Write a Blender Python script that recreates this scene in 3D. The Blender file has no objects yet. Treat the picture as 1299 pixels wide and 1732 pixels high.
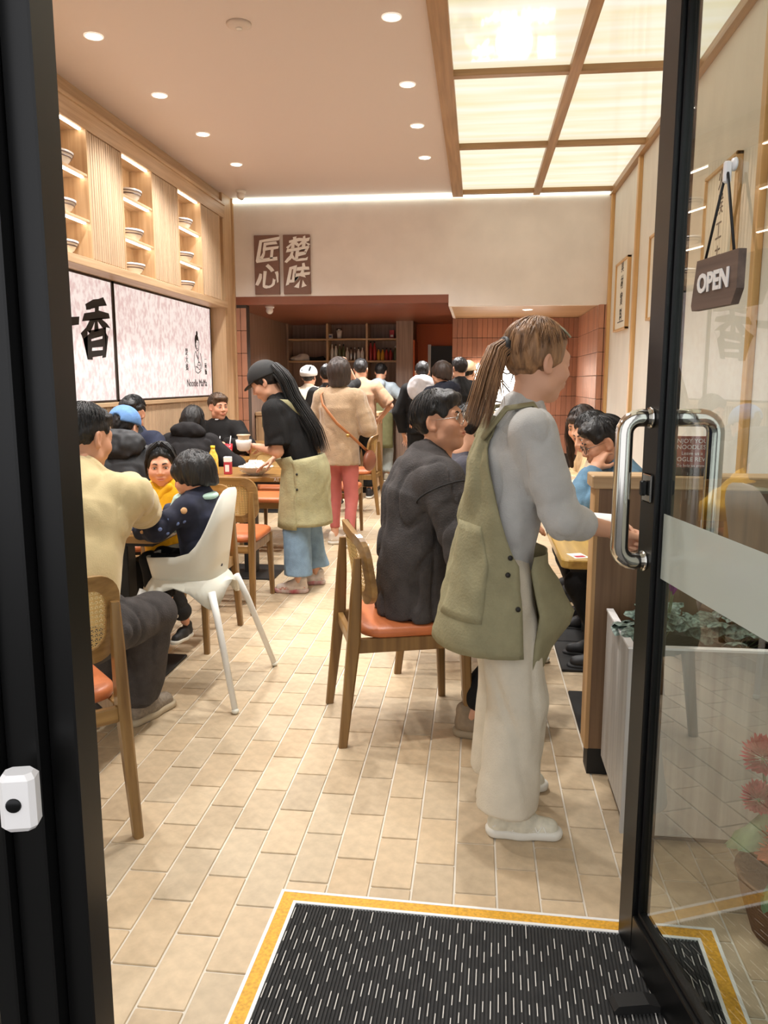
import bpy, bmesh, math, random
import numpy as np
from mathutils import Vector, Matrix, Euler
PI = math.pi
random.seed(7); RNG = np.random.default_rng(11)
scene = bpy.context.scene
COL = scene.collection

# ------------------------------------------------------------------ camera
CAM_F, CAM_H = 1360.0, 1.42
CAM_PITCH = math.atan(221 / CAM_F); CAM_YAW = math.atan((808 - 649.5) / math.hypot(CAM_F, 221))
cd = bpy.data.cameras.new('camera'); cam = bpy.data.objects.new('camera', cd); COL.objects.link(cam)
cd.sensor_fit = 'VERTICAL'; cd.sensor_height = 36.0; cd.lens = 36.0 * CAM_F / 1732.0
cd.clip_start = 0.02; cd.clip_end = 100
cam.location = (0, 0, CAM_H); cam.rotation_euler = (PI / 2 - CAM_PITCH, 0, CAM_YAW)
scene.camera = cam

# ------------------------------------------------------------------ world, exposure
w = bpy.data.worlds.new('world'); scene.world = w; w.use_nodes = True
w.node_tree.nodes['Background'].inputs[0].default_value = (0.97, 0.97, 1.0, 1)
w.node_tree.nodes['Background'].inputs[1].default_value = 1.0
vs = scene.view_settings
vs.view_transform = 'Standard'; vs.look = 'None'; vs.gamma = 1.0; vs.use_curve_mapping = False
vs.exposure = 0.62
LIGHT_PANEL_E = 0.57      # stretch-ceiling light boxes
DOWN_W = 24.0             # each recessed downlight, watts
WALL_PANEL_E = 0.56

# ------------------------------------------------------------------ materials
def srgb(c):
    if isinstance(c, str):
        c = c.lstrip('#'); c = [int(c[i:i + 2], 16) / 255 for i in (0, 2, 4)]
    return tuple((x / 12.92 if x <= .04045 else ((x + .055) / 1.055) ** 2.4) for x in c[:3]) + (1,)
MATS = {}
def mat(name, col, rough=.5, metal=0., var=None, bump=None, emis=None, col2=None, attr=False, spec=.5, coat=0., sheen=0., objcol=False, trans=0.):
    """var=(scale xyz or float, amount); bump=(scale, strength); col2 = second colour for the variation"""
    if name in MATS: return MATS[name]
    m = bpy.data.materials.new(name); m.use_nodes = True; MATS[name] = m
    nt = m.node_tree; N = nt.nodes; L = nt.links; b = N['Principled BSDF']
    c = srgb(col)
    b.inputs['Base Color'].default_value = c
    b.inputs['Roughness'].default_value = rough; b.inputs['Metallic'].default_value = metal
    b.inputs['Specular IOR Level'].default_value = spec
    if coat: b.inputs['Coat Weight'].default_value = coat; b.inputs['Coat Roughness'].default_value = .08
    if sheen: b.inputs['Sheen Weight'].default_value = sheen
    if trans: b.inputs['Transmission Weight'].default_value = trans
    tc = None
    def coords(sc):
        nonlocal tc
        if tc is None: tc = N.new('ShaderNodeTexCoord')
        mp = N.new('ShaderNodeMapping'); L.new(tc.outputs['Object'], mp.inputs['Vector'])
        mp.inputs['Scale'].default_value = sc if hasattr(sc, '__len__') else (sc, sc, sc)
        return mp.outputs['Vector']
    src = None
    if var:
        no = N.new('ShaderNodeTexNoise'); L.new(coords(var[0]), no.inputs['Vector'])
        no.inputs['Scale'].default_value = 1; no.inputs['Detail'].default_value = 4
        rp = N.new('ShaderNodeValToRGB'); L.new(no.outputs['Fac'], rp.inputs['Fac'])
        a = var[1]
        c2 = srgb(col2) if col2 else tuple(x * (1 - a) for x in c[:3]) + (1,)
        c1 = c if col2 else tuple(min(1, x * (1 + a)) for x in c[:3]) + (1,)
        rp.color_ramp.elements[0].position = .32; rp.color_ramp.elements[1].position = .68
        rp.color_ramp.elements[0].color = c2; rp.color_ramp.elements[1].color = c1
        src = rp.outputs['Color']
    for on, nodetype in ((attr, 'a'), (objcol, 'o')):
        if on:
            if nodetype == 'a':
                at = N.new('ShaderNodeAttribute'); at.attribute_name = 'Col'; o = at.outputs['Color']
            else:
                at = N.new('ShaderNodeObjectInfo'); o = at.outputs['Color']
            mx = N.new('ShaderNodeMix'); mx.data_type = 'RGBA'; mx.blend_type = 'MULTIPLY'; mx.inputs[0].default_value = 1
            if src is not None: L.new(src, mx.inputs[6])
            else: mx.inputs[6].default_value = c
            L.new(o, mx.inputs[7]); src = mx.outputs[2]
    if src is not None: L.new(src, b.inputs['Base Color'])
    if bump:
        no = N.new('ShaderNodeTexNoise'); L.new(coords(bump[0]), no.inputs['Vector'])
        no.inputs['Scale'].default_value = 1; no.inputs['Detail'].default_value = 3
        bp = N.new('ShaderNodeBump'); bp.inputs['Strength'].default_value = bump[1]; bp.inputs['Distance'].default_value = .01
        L.new(no.outputs['Fac'], bp.inputs['Height']); L.new(bp.outputs['Normal'], b.inputs['Normal'])
    if emis:
        b.inputs['Emission Color'].default_value = srgb(emis[0]); b.inputs['Emission Strength'].default_value = emis[1]
    return m
def wood(name, c1, c2, axis='z', rough=.45, scale=1., coat=0.):
    s = {'x': (1.5, 38, 38), 'y': (38, 1.5, 38), 'z': (38, 38, 1.5)}[axis]
    s = tuple(x * scale for x in s)
    return mat(name, c1, rough, var=(s, .2), col2=c2, bump=(s, .12), coat=coat)

# ------------------------------------------------------------------ mesh helpers
class MB:
    """collects verts and faces; build() links them as one mesh object"""
    def __init__(s): s.v = []; s.f = []; s.sm = []
    def add(s, vs, fs, smooth=False):
        o = len(s.v); s.v.extend([tuple(map(float, p)) for p in vs]); s.f.extend([tuple(int(i) + o for i in f) for f in fs]); s.sm.extend([smooth] * len(fs)); return s
    def box(s, a, b, ch=0.):
        x0, y0, z0 = [min(a[i], b[i]) for i in range(3)]; x1, y1, z1 = [max(a[i], b[i]) for i in range(3)]
        if ch <= 0:
            v = [(x0, y0, z0), (x1, y0, z0), (x1, y1, z0), (x0, y1, z0), (x0, y0, z1), (x1, y0, z1), (x1, y1, z1), (x0, y1, z1)]
            return s.add(v, [(0, 3, 2, 1), (4, 5, 6, 7), (0, 1, 5, 4), (1, 2, 6, 5), (2, 3, 7, 6), (3, 0, 4, 7)])
        c = min(ch, (x1 - x0) / 2.01, (y1 - y0) / 2.01, (z1 - z0) / 2.01)
        def ring(i, z): return [(x0 + i + c, y0 + i, z), (x1 - i - c, y0 + i, z), (x1 - i, y0 + i + c, z), (x1 - i, y1 - i - c, z), (x1 - i - c, y1 - i, z), (x0 + i + c, y1 - i, z), (x0 + i, y1 - i - c, z), (x0 + i, y0 + i + c, z)]
        R = [ring(c * .7, z0), ring(0, z0 + c), ring(0, z1 - c), ring(c * .7, z1)]
        v = sum(R, []); f = [tuple(range(7, -1, -1)), tuple(range(24, 32))]
        for k in range(3):
            for i in range(8): f.append((k * 8 + i, k * 8 + (i + 1) % 8, k * 8 + 8 + (i + 1) % 8, k * 8 + 8 + i))
        return s.add(v, f)
    def prism(s, pts, d, axis=2, off=0.):
        """extrude a 2-D outline by d along axis"""
        n = len(pts)
        def mk(p, t):
            q = [0, 0, 0]; k = [i for i in range(3) if i != axis]; q[k[0]] = p[0]; q[k[1]] = p[1]; q[axis] = t; return q
        v = [mk(p, off) for p in pts] + [mk(p, off + d) for p in pts]
        return s.add(v, [tuple(range(n - 1, -1, -1)), tuple(range(n, 2 * n))] + [(i, (i + 1) % n, n + (i + 1) % n, n + i) for i in range(n)])
    def rings(s, rings, closed=True, cap=True, smooth=True):
        n = len(rings[0]); v = [p for r in rings for p in r]; f = []
        for k in range(len(rings) - 1):
            for i in range(n if closed else n - 1):
                f.append((k * n + i, k * n + (i + 1) % n, (k + 1) * n + (i + 1) % n, (k + 1) * n + i))
        if cap and closed: f.append(tuple(range(n - 1, -1, -1))); f.append(tuple(range((len(rings) - 1) * n, len(rings) * n)))
        return s.add(v, f, smooth)
    def tube(s, pts, r, n=8, cap=True, flat=1., upv=None):
        P = [Vector(p) for p in pts]; rs = r if hasattr(r, '__len__') else [r] * len(P)
        ref = Vector(upv) if upv is not None else Vector((0, 0, 1)); R = []
        prev = None
        for i, p in enumerate(P):
            t = (P[min(i + 1, len(P) - 1)] - P[max(i - 1, 0)])
            t = t.normalized() if t.length > 1e-9 else Vector((0, 0, 1))
            if prev is None:
                a = t.cross(ref)
                if a.length < .05: a = t.cross(Vector((1, 0, 0)))
            else:
                a = prev - t * prev.dot(t)
            a.normalize(); prev = a; b2 = t.cross(a)
            R.append([p + (a * math.cos(2 * PI * k / n) + b2 * math.sin(2 * PI * k / n) * flat) * rs[i] for k in range(n)])
        return s.rings(R, cap=cap)
    def lathe(s, prof, n=20, c=(0, 0, 0), cap=True):
        return s.rings([[(c[0] + r * math.cos(2 * PI * k / n), c[1] + r * math.sin(2 * PI * k / n), c[2] + z) for k in range(n)] for r, z in prof], cap=cap)
    def sphere(s, c, r, n=12, m=8):
        r = r if hasattr(r, '__len__') else (r, r, r); R = []
        for j in range(m + 1):
            t = PI * (j + .0) / m; t = min(max(t, .02), PI - .02)
            R.append([(c[0] + r[0] * math.sin(t) * math.cos(2 * PI * k / n), c[1] + r[1] * math.sin(t) * math.sin(2 * PI * k / n), c[2] - r[2] * math.cos(t)) for k in range(n)])
        return s.rings(R)
    def xf(s, M, start=0):
        s.v[start:] = [tuple(M @ Vector(p)) for p in s.v[start:]]; return s
    def mesh(s, name):
        me = bpy.data.meshes.new(name); me.from_pydata(s.v, [], s.f); me.polygons.foreach_set('use_smooth', s.sm); me.update(); return me
    def build(s, name, m, parent=None, smooth=None):
        if smooth is not None: s.sm = [smooth] * len(s.f)
        return link(name, s.mesh(name), m, parent)
def link(name, me, m, parent=None):
    o = bpy.data.objects.new(name, me)
    if m is not None and not me.materials: me.materials.append(m)
    COL.objects.link(o); o.parent = parent
    return o
def tag(o, label, cat, group=None):
    o['label'] = label; o['category'] = cat
    if group: o['group'] = group
    return o
def struct(o): o['kind'] = 'structure'; return o
def thing(name, label, cat, loc=(0, 0, 0), rz=0., group=None):
    o = bpy.data.objects.new(name, None); COL.objects.link(o); o.location = loc; o.rotation_euler = (0, 0, rz); o.empty_display_size = .1
    return tag(o, label, cat, group)
def copy_tree(o, parent=None):
    c = o.copy(); COL.objects.link(c); c.parent = parent
    for ch in list(o.children): copy_tree(ch, c)
    return c
def rrect(w, h, r, n=5, cx=0., cy=0.):
    P = []
    for sx, sy, a0 in ((1, 1, 0), (-1, 1, 90), (-1, -1, 180), (1, -1, 270)):
        for k in range(n + 1):
            a = math.radians(a0 + 90 * k / n); P.append((cx + sx * (w / 2 - r) + r * math.cos(a), cy + sy * (h / 2 - r) + r * math.sin(a)))
    return P
def text_mesh(name, body, size, m, parent=None, ext=.001, vertical=False, align='CENTER', spacing=1., bold=0., shear=0., brush=0.):
    """flat lettering in its local XY plane, converted to a mesh"""
    cu = bpy.data.curves.new(name, 'FONT'); cu.body = '\n'.join(body) if vertical else body
    cu.size = size; cu.align_x = align; cu.align_y = 'CENTER'; cu.extrude = ext; cu.space_line = spacing; cu.offset = bold; cu.shear = shear
    cu.resolution_u = 3
    t = bpy.data.objects.new(name + '_tmp', cu); COL.objects.link(t)
    dg = bpy.context.evaluated_depsgraph_get()
    me = bpy.data.meshes.new_from_object(t.evaluated_get(dg)); me.name = name
    bpy.data.objects.remove(t); me.materials.clear()
    if brush:
        V = np.zeros(len(me.vertices) * 3, np.float32); me.vertices.foreach_get('co', V); V = V.reshape(-1, 3); Q = V * np.array([1, 1, 0]) / size
        V[:, 0] += size * brush * (vnoise(Q * 5.3 + 2.1) + .6 * vnoise(Q * 13 + 7.7)); V[:, 1] += size * brush * (vnoise(Q * 5.3 + 8.4) + .6 * vnoise(Q * 13 + 1.3)) + .10 * V[:, 0]
        me.vertices.foreach_set('co', V.ravel()); me.update()
    return link(name, me, m, parent)

# ------------------------------------------------------------------ signed-distance surfaces (bodies, cloth, hair)
LAT = RNG.random((32, 32, 32)).astype(np.float32)
def vnoise(p):
    q = np.floor(p).astype(int); f = (p - q).astype(np.float32); f = f * f * (3 - 2 * f); q &= 31; r = (q + 1) & 31
    def g(a, b, c): return LAT[a, b, c]
    x0, y0, z0 = q[..., 0], q[..., 1], q[..., 2]; x1, y1, z1 = r[..., 0], r[..., 1], r[..., 2]
    fx, fy, fz = f[..., 0], f[..., 1], f[..., 2]
    a = g(x0, y0, z0) * (1 - fx) + g(x1, y0, z0) * fx; b = g(x0, y1, z0) * (1 - fx) + g(x1, y1, z0) * fx
    c = g(x0, y0, z1) * (1 - fx) + g(x1, y0, z1) * fx; d = g(x0, y1, z1) * (1 - fx) + g(x1, y1, z1) * fx
    a = a * (1 - fy) + b * fy; c = c * (1 - fy) + d * fy
    return (a * (1 - fz) + c * fz) * 2 - 1
class SDF:
    def __init__(s): s.p = []; s.cuts = []; s.noise = []
    def cone(s, a, b, ra, rb, k=.03, n=None, f=1., op=1, fe=False): s.p.append(('c', np.array(a, float), np.array(b, float), ra, rb, k, None if n is None else np.array(n, float), f, fe, op)); return s
    def ell(s, c, r, R=None, k=.02, op=1): s.p.append(('e', np.array(c, float), np.array(r, float), None if R is None else np.array(R, float), k, op)); return s
    def ball(s, c, r, k=.02, op=1): return s.ell(c, (r, r, r), None, k, op)
    def cut(s, p0, n, k=.006): s.cuts.append((np.array(p0, float), np.array(n, float) / np.linalg.norm(n), k)); return s   # keep the side n points to
    def wrinkle(s, scale, amp, seed=0., ridge=False): s.noise.append((np.array(scale if hasattr(scale, '__len__') else (scale,) * 3, float), amp, seed, ridge)); return s
    def bbox(s):
        lo = np.full(3, 1e9); hi = -lo
        for q in s.p:
            if q[-1] < 0: continue
            if q[0] == 'c':
                r = max(q[3], q[4]) * max(1, q[7]); lo = np.minimum(lo, np.minimum(q[1], q[2]) - r); hi = np.maximum(hi, np.maximum(q[1], q[2]) + r)
            else:
                r = q[2] if q[3] is None else np.full(3, q[2].max()); lo = np.minimum(lo, q[1] - r); hi = np.maximum(hi, q[1] + r)
        return lo, hi
    def field(s, h):
        lo, hi = s.bbox(); lo = lo - 3 * h - .01; hi = hi + 3 * h + .01
        n = np.ceil((hi - lo) / h).astype(int) + 1
        ax = [(lo[i] + h * np.arange(n[i])).astype(np.float32) for i in range(3)]
        F = np.full(n, .5, np.float32)
        for q in s.p:
            if q[0] == 'c':
                _, a, b, ra, rb, k, nn, fl, fe, op = q; r = max(ra, rb) * max(1, fl); l0 = np.minimum(a, b) - r; h0 = np.maximum(a, b) + r
            else:
                _, c, rr, R, k, op = q; r = rr if R is None else np.full(3, rr.max()); l0 = c - r; h0 = c + r
            mg = k + 2.5 * h + .012
            i0 = np.maximum(((l0 - mg - lo) / h).astype(int), 0); i1 = np.minimum(((h0 + mg - lo) / h).astype(int) + 2, n)
            if (i1 <= i0).any(): continue
            X = ax[0][i0[0]:i1[0], None, None]; Y = ax[1][None, i0[1]:i1[1], None]; Z = ax[2][None, None, i0[2]:i1[2]]
            if q[0] == 'c':
                px, py, pz = X - a[0], Y - a[1], Z - a[2]; e = b - a
                if nn is not None:
                    g = 1 - 1 / fl; dn = (px * nn[0] + py * nn[1] + pz * nn[2]) * g; px = px - nn[0] * dn; py = py - nn[1] * dn; pz = pz - nn[2] * dn
                    e = e - nn * (e @ nn) * g
                t = np.clip((px * e[0] + py * e[1] + pz * e[2]) / max(e @ e, 1e-9), 0, 1)
                d = np.sqrt((px - t * e[0]) ** 2 + (py - t * e[1]) ** 2 + (pz - t * e[2]) ** 2) - (ra + (rb - ra) * t)
                if fe:
                    ee = e / math.sqrt(max(e @ e, 1e-9)); d = np.maximum(d, px * ee[0] + py * ee[1] + pz * ee[2] - math.sqrt(e @ e))
            else:
                px, py, pz = X - c[0], Y - c[1], Z - c[2]
                if R is not None:
                    px, py, pz = R[0, 0] * px + R[1, 0] * py + R[2, 0] * pz, R[0, 1] * px + R[1, 1] * py + R[2, 1] * pz, R[0, 2] * px + R[1, 2] * py + R[2, 2] * pz
                k0 = np.sqrt((px / rr[0]) ** 2 + (py / rr[1]) ** 2 + (pz / rr[2]) ** 2)
                k1 = np.sqrt((px / rr[0] ** 2) ** 2 + (py / rr[1] ** 2) ** 2 + (pz / rr[2] ** 2) ** 2)
                d = k0 * (k0 - 1) / np.maximum(k1, 1e-6)
            V = F[i0[0]:i1[0], i0[1]:i1[1], i0[2]:i1[2]]
            if op < 0:
                hh = np.maximum(k - np.abs(V + d), 0) / k; V[...] = np.maximum(V, -d) + hh * hh * k * .25
            else:
                hh = np.maximum(k - np.abs(V - d), 0) / k; V[...] = np.minimum(V, d) - hh * hh * k * .25
        for p0, nn, k in s.cuts:
            d = -((ax[0][:, None, None] - p0[0]) * nn[0] + (ax[1][None, :, None] - p0[1]) * nn[1] + (ax[2][None, None, :] - p0[2]) * nn[2])
            hh = np.maximum(k - np.abs(F - d), 0) / k; F = np.maximum(F, d) + hh * hh * k * .25
        if s.noise:
            I = np.nonzero(np.abs(F) < .03)
            P = np.stack([ax[i][I[i]] for i in range(3)], -1)
            for sc, amp, seed, ridge in s.noise:
                if not ridge: F[I] += (amp * vnoise(P * sc + seed)).astype(np.float32)
                else:                                     # sharp folds: valleys where warped noise crosses zero
                    Pw = P * sc + seed; Pw = Pw + .7 * np.stack([vnoise(Pw * .55 + 9.1), vnoise(Pw * .55 + 3.7), vnoise(Pw * .55 + 6.3)], -1)
                    F[I] += (amp * (np.exp(-(vnoise(Pw) / .16) ** 2) - .35)).astype(np.float32)
        return F, lo
    def surface(s, h):
        F, lo = s.field(h); return nets(F, lo, h)
def nets(F, lo, h):
    S = F < 0; nx, ny, nz = F.shape
    def cn(A, o): return A[o[0]:nx - 1 + o[0], o[1]:ny - 1 + o[1], o[2]:nz - 1 + o[2]]
    offs = [(i, j, k) for i in (0, 1) for j in (0, 1) for k in (0, 1)]
    cnt = sum(cn(S, o).astype(np.int8) for o in offs); mask = (cnt > 0) & (cnt < 8)
    idx = np.full(mask.shape, -1, np.int64); C = np.argwhere(mask); idx[mask] = np.arange(len(C))
    acc = np.zeros((len(C), 3)); num = np.zeros(len(C))
    val = {o: F[C[:, 0] + o[0], C[:, 1] + o[1], C[:, 2] + o[2]] for o in offs}
    for o in offs:
        for d in range(3):
            if o[d] == 0:
                o2 = tuple(o[i] + (i == d) for i in range(3)); fa, fb = val[o], val[o2]; x = (fa < 0) != (fb < 0)
                t = np.where(x, fa / np.where(x, fa - fb, 1), 0)
                p = np.array(o, float)[None, :].repeat(len(C), 0); p[:, d] += t; acc += p * x[:, None]; num += x
    V = lo + h * (C + acc / np.maximum(num, 1)[:, None]); Q = []
    for d in range(3):
        a, b = (d + 1) % 3, (d + 2) % 3
        sl0 = [slice(1, -1)] * 3; sl0[d] = slice(0, -1); sl1 = list(sl0); sl1[d] = slice(1, None)
        s0 = S[tuple(sl0)]; s1 = S[tuple(sl1)]; E = np.argwhere(s0 != s1)
        if not len(E): continue
        fl = s0[E[:, 0], E[:, 1], E[:, 2]]
        G = E.copy(); G[:, a] += 1; G[:, b] += 1
        def at(da, db): H = G.copy(); H[:, a] += da; H[:, b] += db; return idx[H[:, 0], H[:, 1], H[:, 2]]
        q = np.stack([at(-1, -1), at(0, -1), at(0, 0), at(-1, 0)], 1)
        q = np.where(fl[:, None], q, q[:, ::-1]); Q.append(q)
    Q = np.concatenate(Q) if Q else np.zeros((0, 4), int); Q = Q[(Q >= 0).all(1)]
    return V, Q
def np_mesh(name, parts, col=None):
    """parts: list of (V,Q) or (V,Q,colours)"""
    vs, qs, cs, o = [], [], [], 0; hasc = any(len(p) > 2 for p in parts)
    for p in parts:
        vs.append(p[0]); qs.append(p[1] + o); o += len(p[0])
        if hasc: cs.append(p[2] if len(p) > 2 else np.ones((len(p[0]), 3)))
    V = np.concatenate(vs).astype(np.float32); Q = np.concatenate(qs).astype(np.int32)
    me = bpy.data.meshes.new(name); me.vertices.add(len(V)); me.vertices.foreach_set('co', V.ravel())
    me.loops.add(Q.size); me.loops.foreach_set('vertex_index', Q.ravel())
    me.polygons.add(len(Q)); me.polygons.foreach_set('loop_start', np.arange(0, Q.size, 4, dtype=np.int32))
    me.update(calc_edges=True); me.polygons.foreach_set('use_smooth', np.ones(len(Q), bool))
    if hasc:
        c = np.concatenate(cs); c = np.concatenate([c, np.ones((len(c), 1))], 1).astype(np.float32)
        at = me.color_attributes.new('Col', 'FLOAT_COLOR', 'POINT'); at.data.foreach_set('color', c.ravel())
    me.update(); return me
# ================================================================== SETTING
CEIL = 3.39; XL, XR = -2.90, 1.38; YF, YH = 1.15, 9.0
M_ceil = mat('ceiling_paint', '#dcd0cc', .6, bump=(40, .02))
M_head = mat('plaster_beige', '#e8e1dc', .75, var=((3, 3, 3), .05), bump=((30, 30, 30), .06))
M_rwall = mat('plaster_grey_green', '#e3e0d9', .7, var=((1.2, 5, 2.2), .05), bump=((3, 26, 9), .12))
M_oak = wood('oak_light', '#cfb08a', '#b99670', 'z', .42)
M_oaky = wood('oak_light_y', '#cdb08d', '#b59572', 'y', .42)
M_oakx = wood('oak_light_x', '#cbac85', '#b08f68', 'x', .42)
M_slat = wood('oak_slat', '#c9ad8e', '#b0967a', 'z', .5)
M_trim = wood('batten_oak', '#dcb57e', '#c79c64', 'z', .4)
M_trimy = wood('beam_oak_y', '#b58f66', '#99754f', 'y', .4)
M_trimx = wood('beam_oak_x', '#b08a60', '#96724c', 'x', .4)
M_walnut = wood('grey_walnut', '#a08676', '#7f675a', 'z', .5)
M_soff = mat('soffit_brown', '#86503d', .3, var=((2, 2, 2), .08))
M_black = mat('black_aluminium', '#090909', .34, spec=.35)
M_blackm = mat('black_matt', '#161514', .6)
M_grout = mat('grout', '#d6cdbd', .9)
M_white = mat('white_plastic', '#eeebe8', .35)
M_steel = mat('polished_steel', '#d6d3cc', .13, 1.)
M_dark = mat('dark_line', '#3a2f28', .6)
def boxo(name, a, b, m, parent=None, ch=0.): return MB().box(a, b, ch).build(name, m, parent)
def emis_tex(name, c1, c2, scale, strength, rough=.5, lo=.35, hi=.65, spec=.5, detail=4):
    m = mat(name, '#777777', rough, spec=spec); nt = m.node_tree; N = nt.nodes; L = nt.links; b = N['Principled BSDF']
    tc = N.new('ShaderNodeTexCoord'); mp = N.new('ShaderNodeMapping'); mp.inputs['Scale'].default_value = scale; no = N.new('ShaderNodeTexNoise'); no.inputs['Scale'].default_value = 1; no.inputs['Detail'].default_value = detail
    rp = N.new('ShaderNodeValToRGB'); rp.color_ramp.elements[0].position = lo; rp.color_ramp.elements[1].position = hi
    rp.color_ramp.elements[0].color = srgb(c1); rp.color_ramp.elements[1].color = srgb(c2)
    L.new(tc.outputs['Object'], mp.inputs['Vector']); L.new(mp.outputs['Vector'], no.inputs['Vector']); L.new(no.outputs['Fac'], rp.inputs['Fac'])
    L.new(rp.outputs['Color'], b.inputs['Emission Color']); b.inputs['Emission Strength'].default_value = strength
    b.inputs['Base Color'].default_value = (.25, .25, .25, 1)
    return m

# ---- floor: grout bed with single brick tiles
floor = struct(boxo('floor', (XL, YF - .05, -.12), (XR, 12.6, -.004), M_grout))
pav = struct(boxo('floor_pavement', (-6, -6, -.16), (6, YF - .05, -.02), mat('pavement', '#5c5955', .85, var=(3, .15))))
PX, PY = .1195, .252
tm = MB().box((-PX / 2 + .003, -PY / 2 + .003, -.012), (PX / 2 - .003, PY / 2 - .003, 0), .0022).mesh('tile')
M_tile = mat('clay_tile', '#bfa98a', .62, var=((26, 26, 26), .10), bump=((90, 90, 90), .10), objcol=True)
M_tileA = mat('clay_tile_field', '#bfa98a', .62, var=((26, 26, 26), .10), bump=((90, 90, 90), .10), attr=True)
tm.materials.append(M_tile)
def tile_tint(r):
    v = r.uniform(.88, 1.08); h = r.uniform(-.03, .035); return (v * (1 + h), v, v * (1 - h * 1.3))
cand = []
rt_ = random.Random(3)
for i in range(-24, 12):
    cx_ = -.04 + PX * (i + .5)
    if cx_ < XL + .05 or cx_ > XR - .05: continue
    oy = 2.071 if i % 2 == 0 else 2.20
    for j in range(-5, 42):
        cy_ = oy + PY * (j + .5)
        if cy_ < YF or cy_ > 12.4: continue
        # seen share of the frame: nearer is larger; skip what the jamb, the mat and the fittings hide
        hid = (-.50 < cx_ < .58 and cy_ < 1.9) or cx_ < -.52 * cy_ + .02 or cx_ > .40 or cy_ < 1.5
        cand.append((cy_ + (50 if hid else 0), cx_, cy_))
cand.sort()
for k, (_, x, y) in enumerate(cand[:300]):
    t = bpy.data.objects.new('tile', tm); COL.objects.link(t); t.parent = floor
    t.location = (x, y, rt_.uniform(-.0006, .0006)); t.rotation_euler = (rt_.uniform(-.0015, .0015), rt_.uniform(-.002, .002), rt_.uniform(-.003, .003)); t.color = (*tile_tint(rt_), 1)
fm = MB(); cols = []
for _, x, y in cand[300:]:
    n0 = len(fm.v); fm.box((x - PX / 2 + .003, y - PY / 2 + .003, -.012), (x + PX / 2 - .003, y + PY / 2 - .003, rt_.uniform(-.0006, .0006)), .0022)
    cols += [(*tile_tint(rt_), 1)] * (len(fm.v) - n0)
fo = fm.build('tile_field', M_tileA, floor); fo['kind'] = 'stuff'
at = fo.data.color_attributes.new('Col', 'FLOAT_COLOR', 'POINT'); at.data.foreach_set('color', np.array(cols, np.float32).ravel())

# ---- walls and ceiling
struct(boxo('ceiling', (XL - .1, YF, CEIL), (-.22, YH + .1, CEIL + .1), M_ceil))
struct(boxo('ceiling_tray', (-.22, YF, CEIL + .14), (XR + .1, YH + .1, CEIL + .2), M_ceil))
wl = struct(boxo('wall_left', (XL - .1, YF, 0), (XL, 12.6, CEIL), mat('wall_left_ply', '#c8a77e', .6)))
wr = struct(boxo('wall_right', (XR, YF, 0), (XR + .1, YH + .1, CEIL + .1), M_rwall))
wb = struct(boxo('wall_header', (-2.75, YH, 2.27), (XR, YH + .12, CEIL), M_head))
# left pilaster where the cabinets end
struct(boxo('trim_pilaster', (XL, 8.66, 0), (-2.72, YH + .02, CEIL), M_oak))
struct(boxo('trim_pilaster_edge', (-2.735, YH - .03, 0), (-2.70, YH + .03, CEIL), M_oak))
# wainscot of fine upright slats under the light panels
wm = MB(); y = YF
while y < 8.65: wm.box((XL, y, .0), (XL + .022, y + .026, 1.22), .004); y += .031
wo = wm.build('trim_wainscot', M_slat); struct(wo)
struct(boxo('trim_wainscot_cap', (XL, YF, 1.22), (XL + .04, 8.66, 1.255), M_oaky, ch=.004))
# upper cabinet carcass
K = 1.015
def ky(y): return y * K
def kz(z): return 1.42 + (z - 1.42) * K
XC = -2.70; ZB, ZT = kz(2.25), kz(3.10)
cab = thing('wall_cabinet', 'long oak wall cabinet of lit niches and fluted doors above the glowing panels', 'cabinet', (XL, 6.5, ZB))
def cpart(name, a, b, m, ch=.002, parent=cab):
    o = boxo(name, [a[i] - (XL, 6.5, ZB)[i] for i in range(3)], [b[i] - (XL, 6.5, ZB)[i] for i in range(3)], m, parent, ch); return o
cpart('bottom_board', (XL, YF + .3, ZB - .06), (XC + .012, 8.66, ZB), M_oaky)
cpart('top_fascia', (XL, YF + .3, ZT), (XC, 8.66, 3.27), M_oaky)
cpart('crown', (XL, YF + .3, 3.27), (XC - .045, 8.66, CEIL), M_oaky)
cpart('crown_lip', (XL, YF + .3, 3.25), (XC + .012, 8.66, 3.275), M_oaky)
cpart('back_board', (XL, YF + .3, ZB), (XL + .012, 8.66, ZT), M_oak)
M_led = mat('led_strip', '#ffffff', .5, emis=('#fff3df', 9.0))
bays = [ky(v) for v in (2.72, 3.28, 3.84, 4.39, 4.95, 5.51, 6.05, 6.62, 7.19, 7.80, 8.36)]
rows = [ZB, kz(2.51), kz(2.81), ZT]
for i in range(len(bays) - 1):
    y0, y1 = bays[i], bays[i + 1]
    cpart('partition', (XL, y1 - .009, ZB), (XC, y1 + .009, ZT), M_oak)
    if i % 2 == 0 and i > 0:
        for z in rows[1:3]: cpart('shelf', (XL, y0 + .009, z - .018), (XC - .006, y1 - .009, z), M_oaky)
        for z in rows[1:]:
            zz = z - (.018 if z < ZT else 0)
            cpart('light_strip', (XC - .05, y0 + .02, zz - .007), (XC - .03, y1 - .02, zz - .0005), M_led, 0)
    else:
        sm_ = MB(); n = 15; dy = (y1 - y0 - .018) / n
        for k in range(n): sm_.box((XC - .02 - XL, y0 + .009 + k * dy + .003 - 6.5, .006), (XC - .002 - XL, y0 + .009 + (k + 1) * dy - .006 - 6.5, ZT - ZB - .006), .004)
        sm_.box((XC - .03 - XL, y0 + .009 - 6.5, 0), (XC - .018 - XL, y1 - .009 - 6.5, ZT - ZB))
        sm_.build('fluted_door', M_slat, cab)
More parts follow.
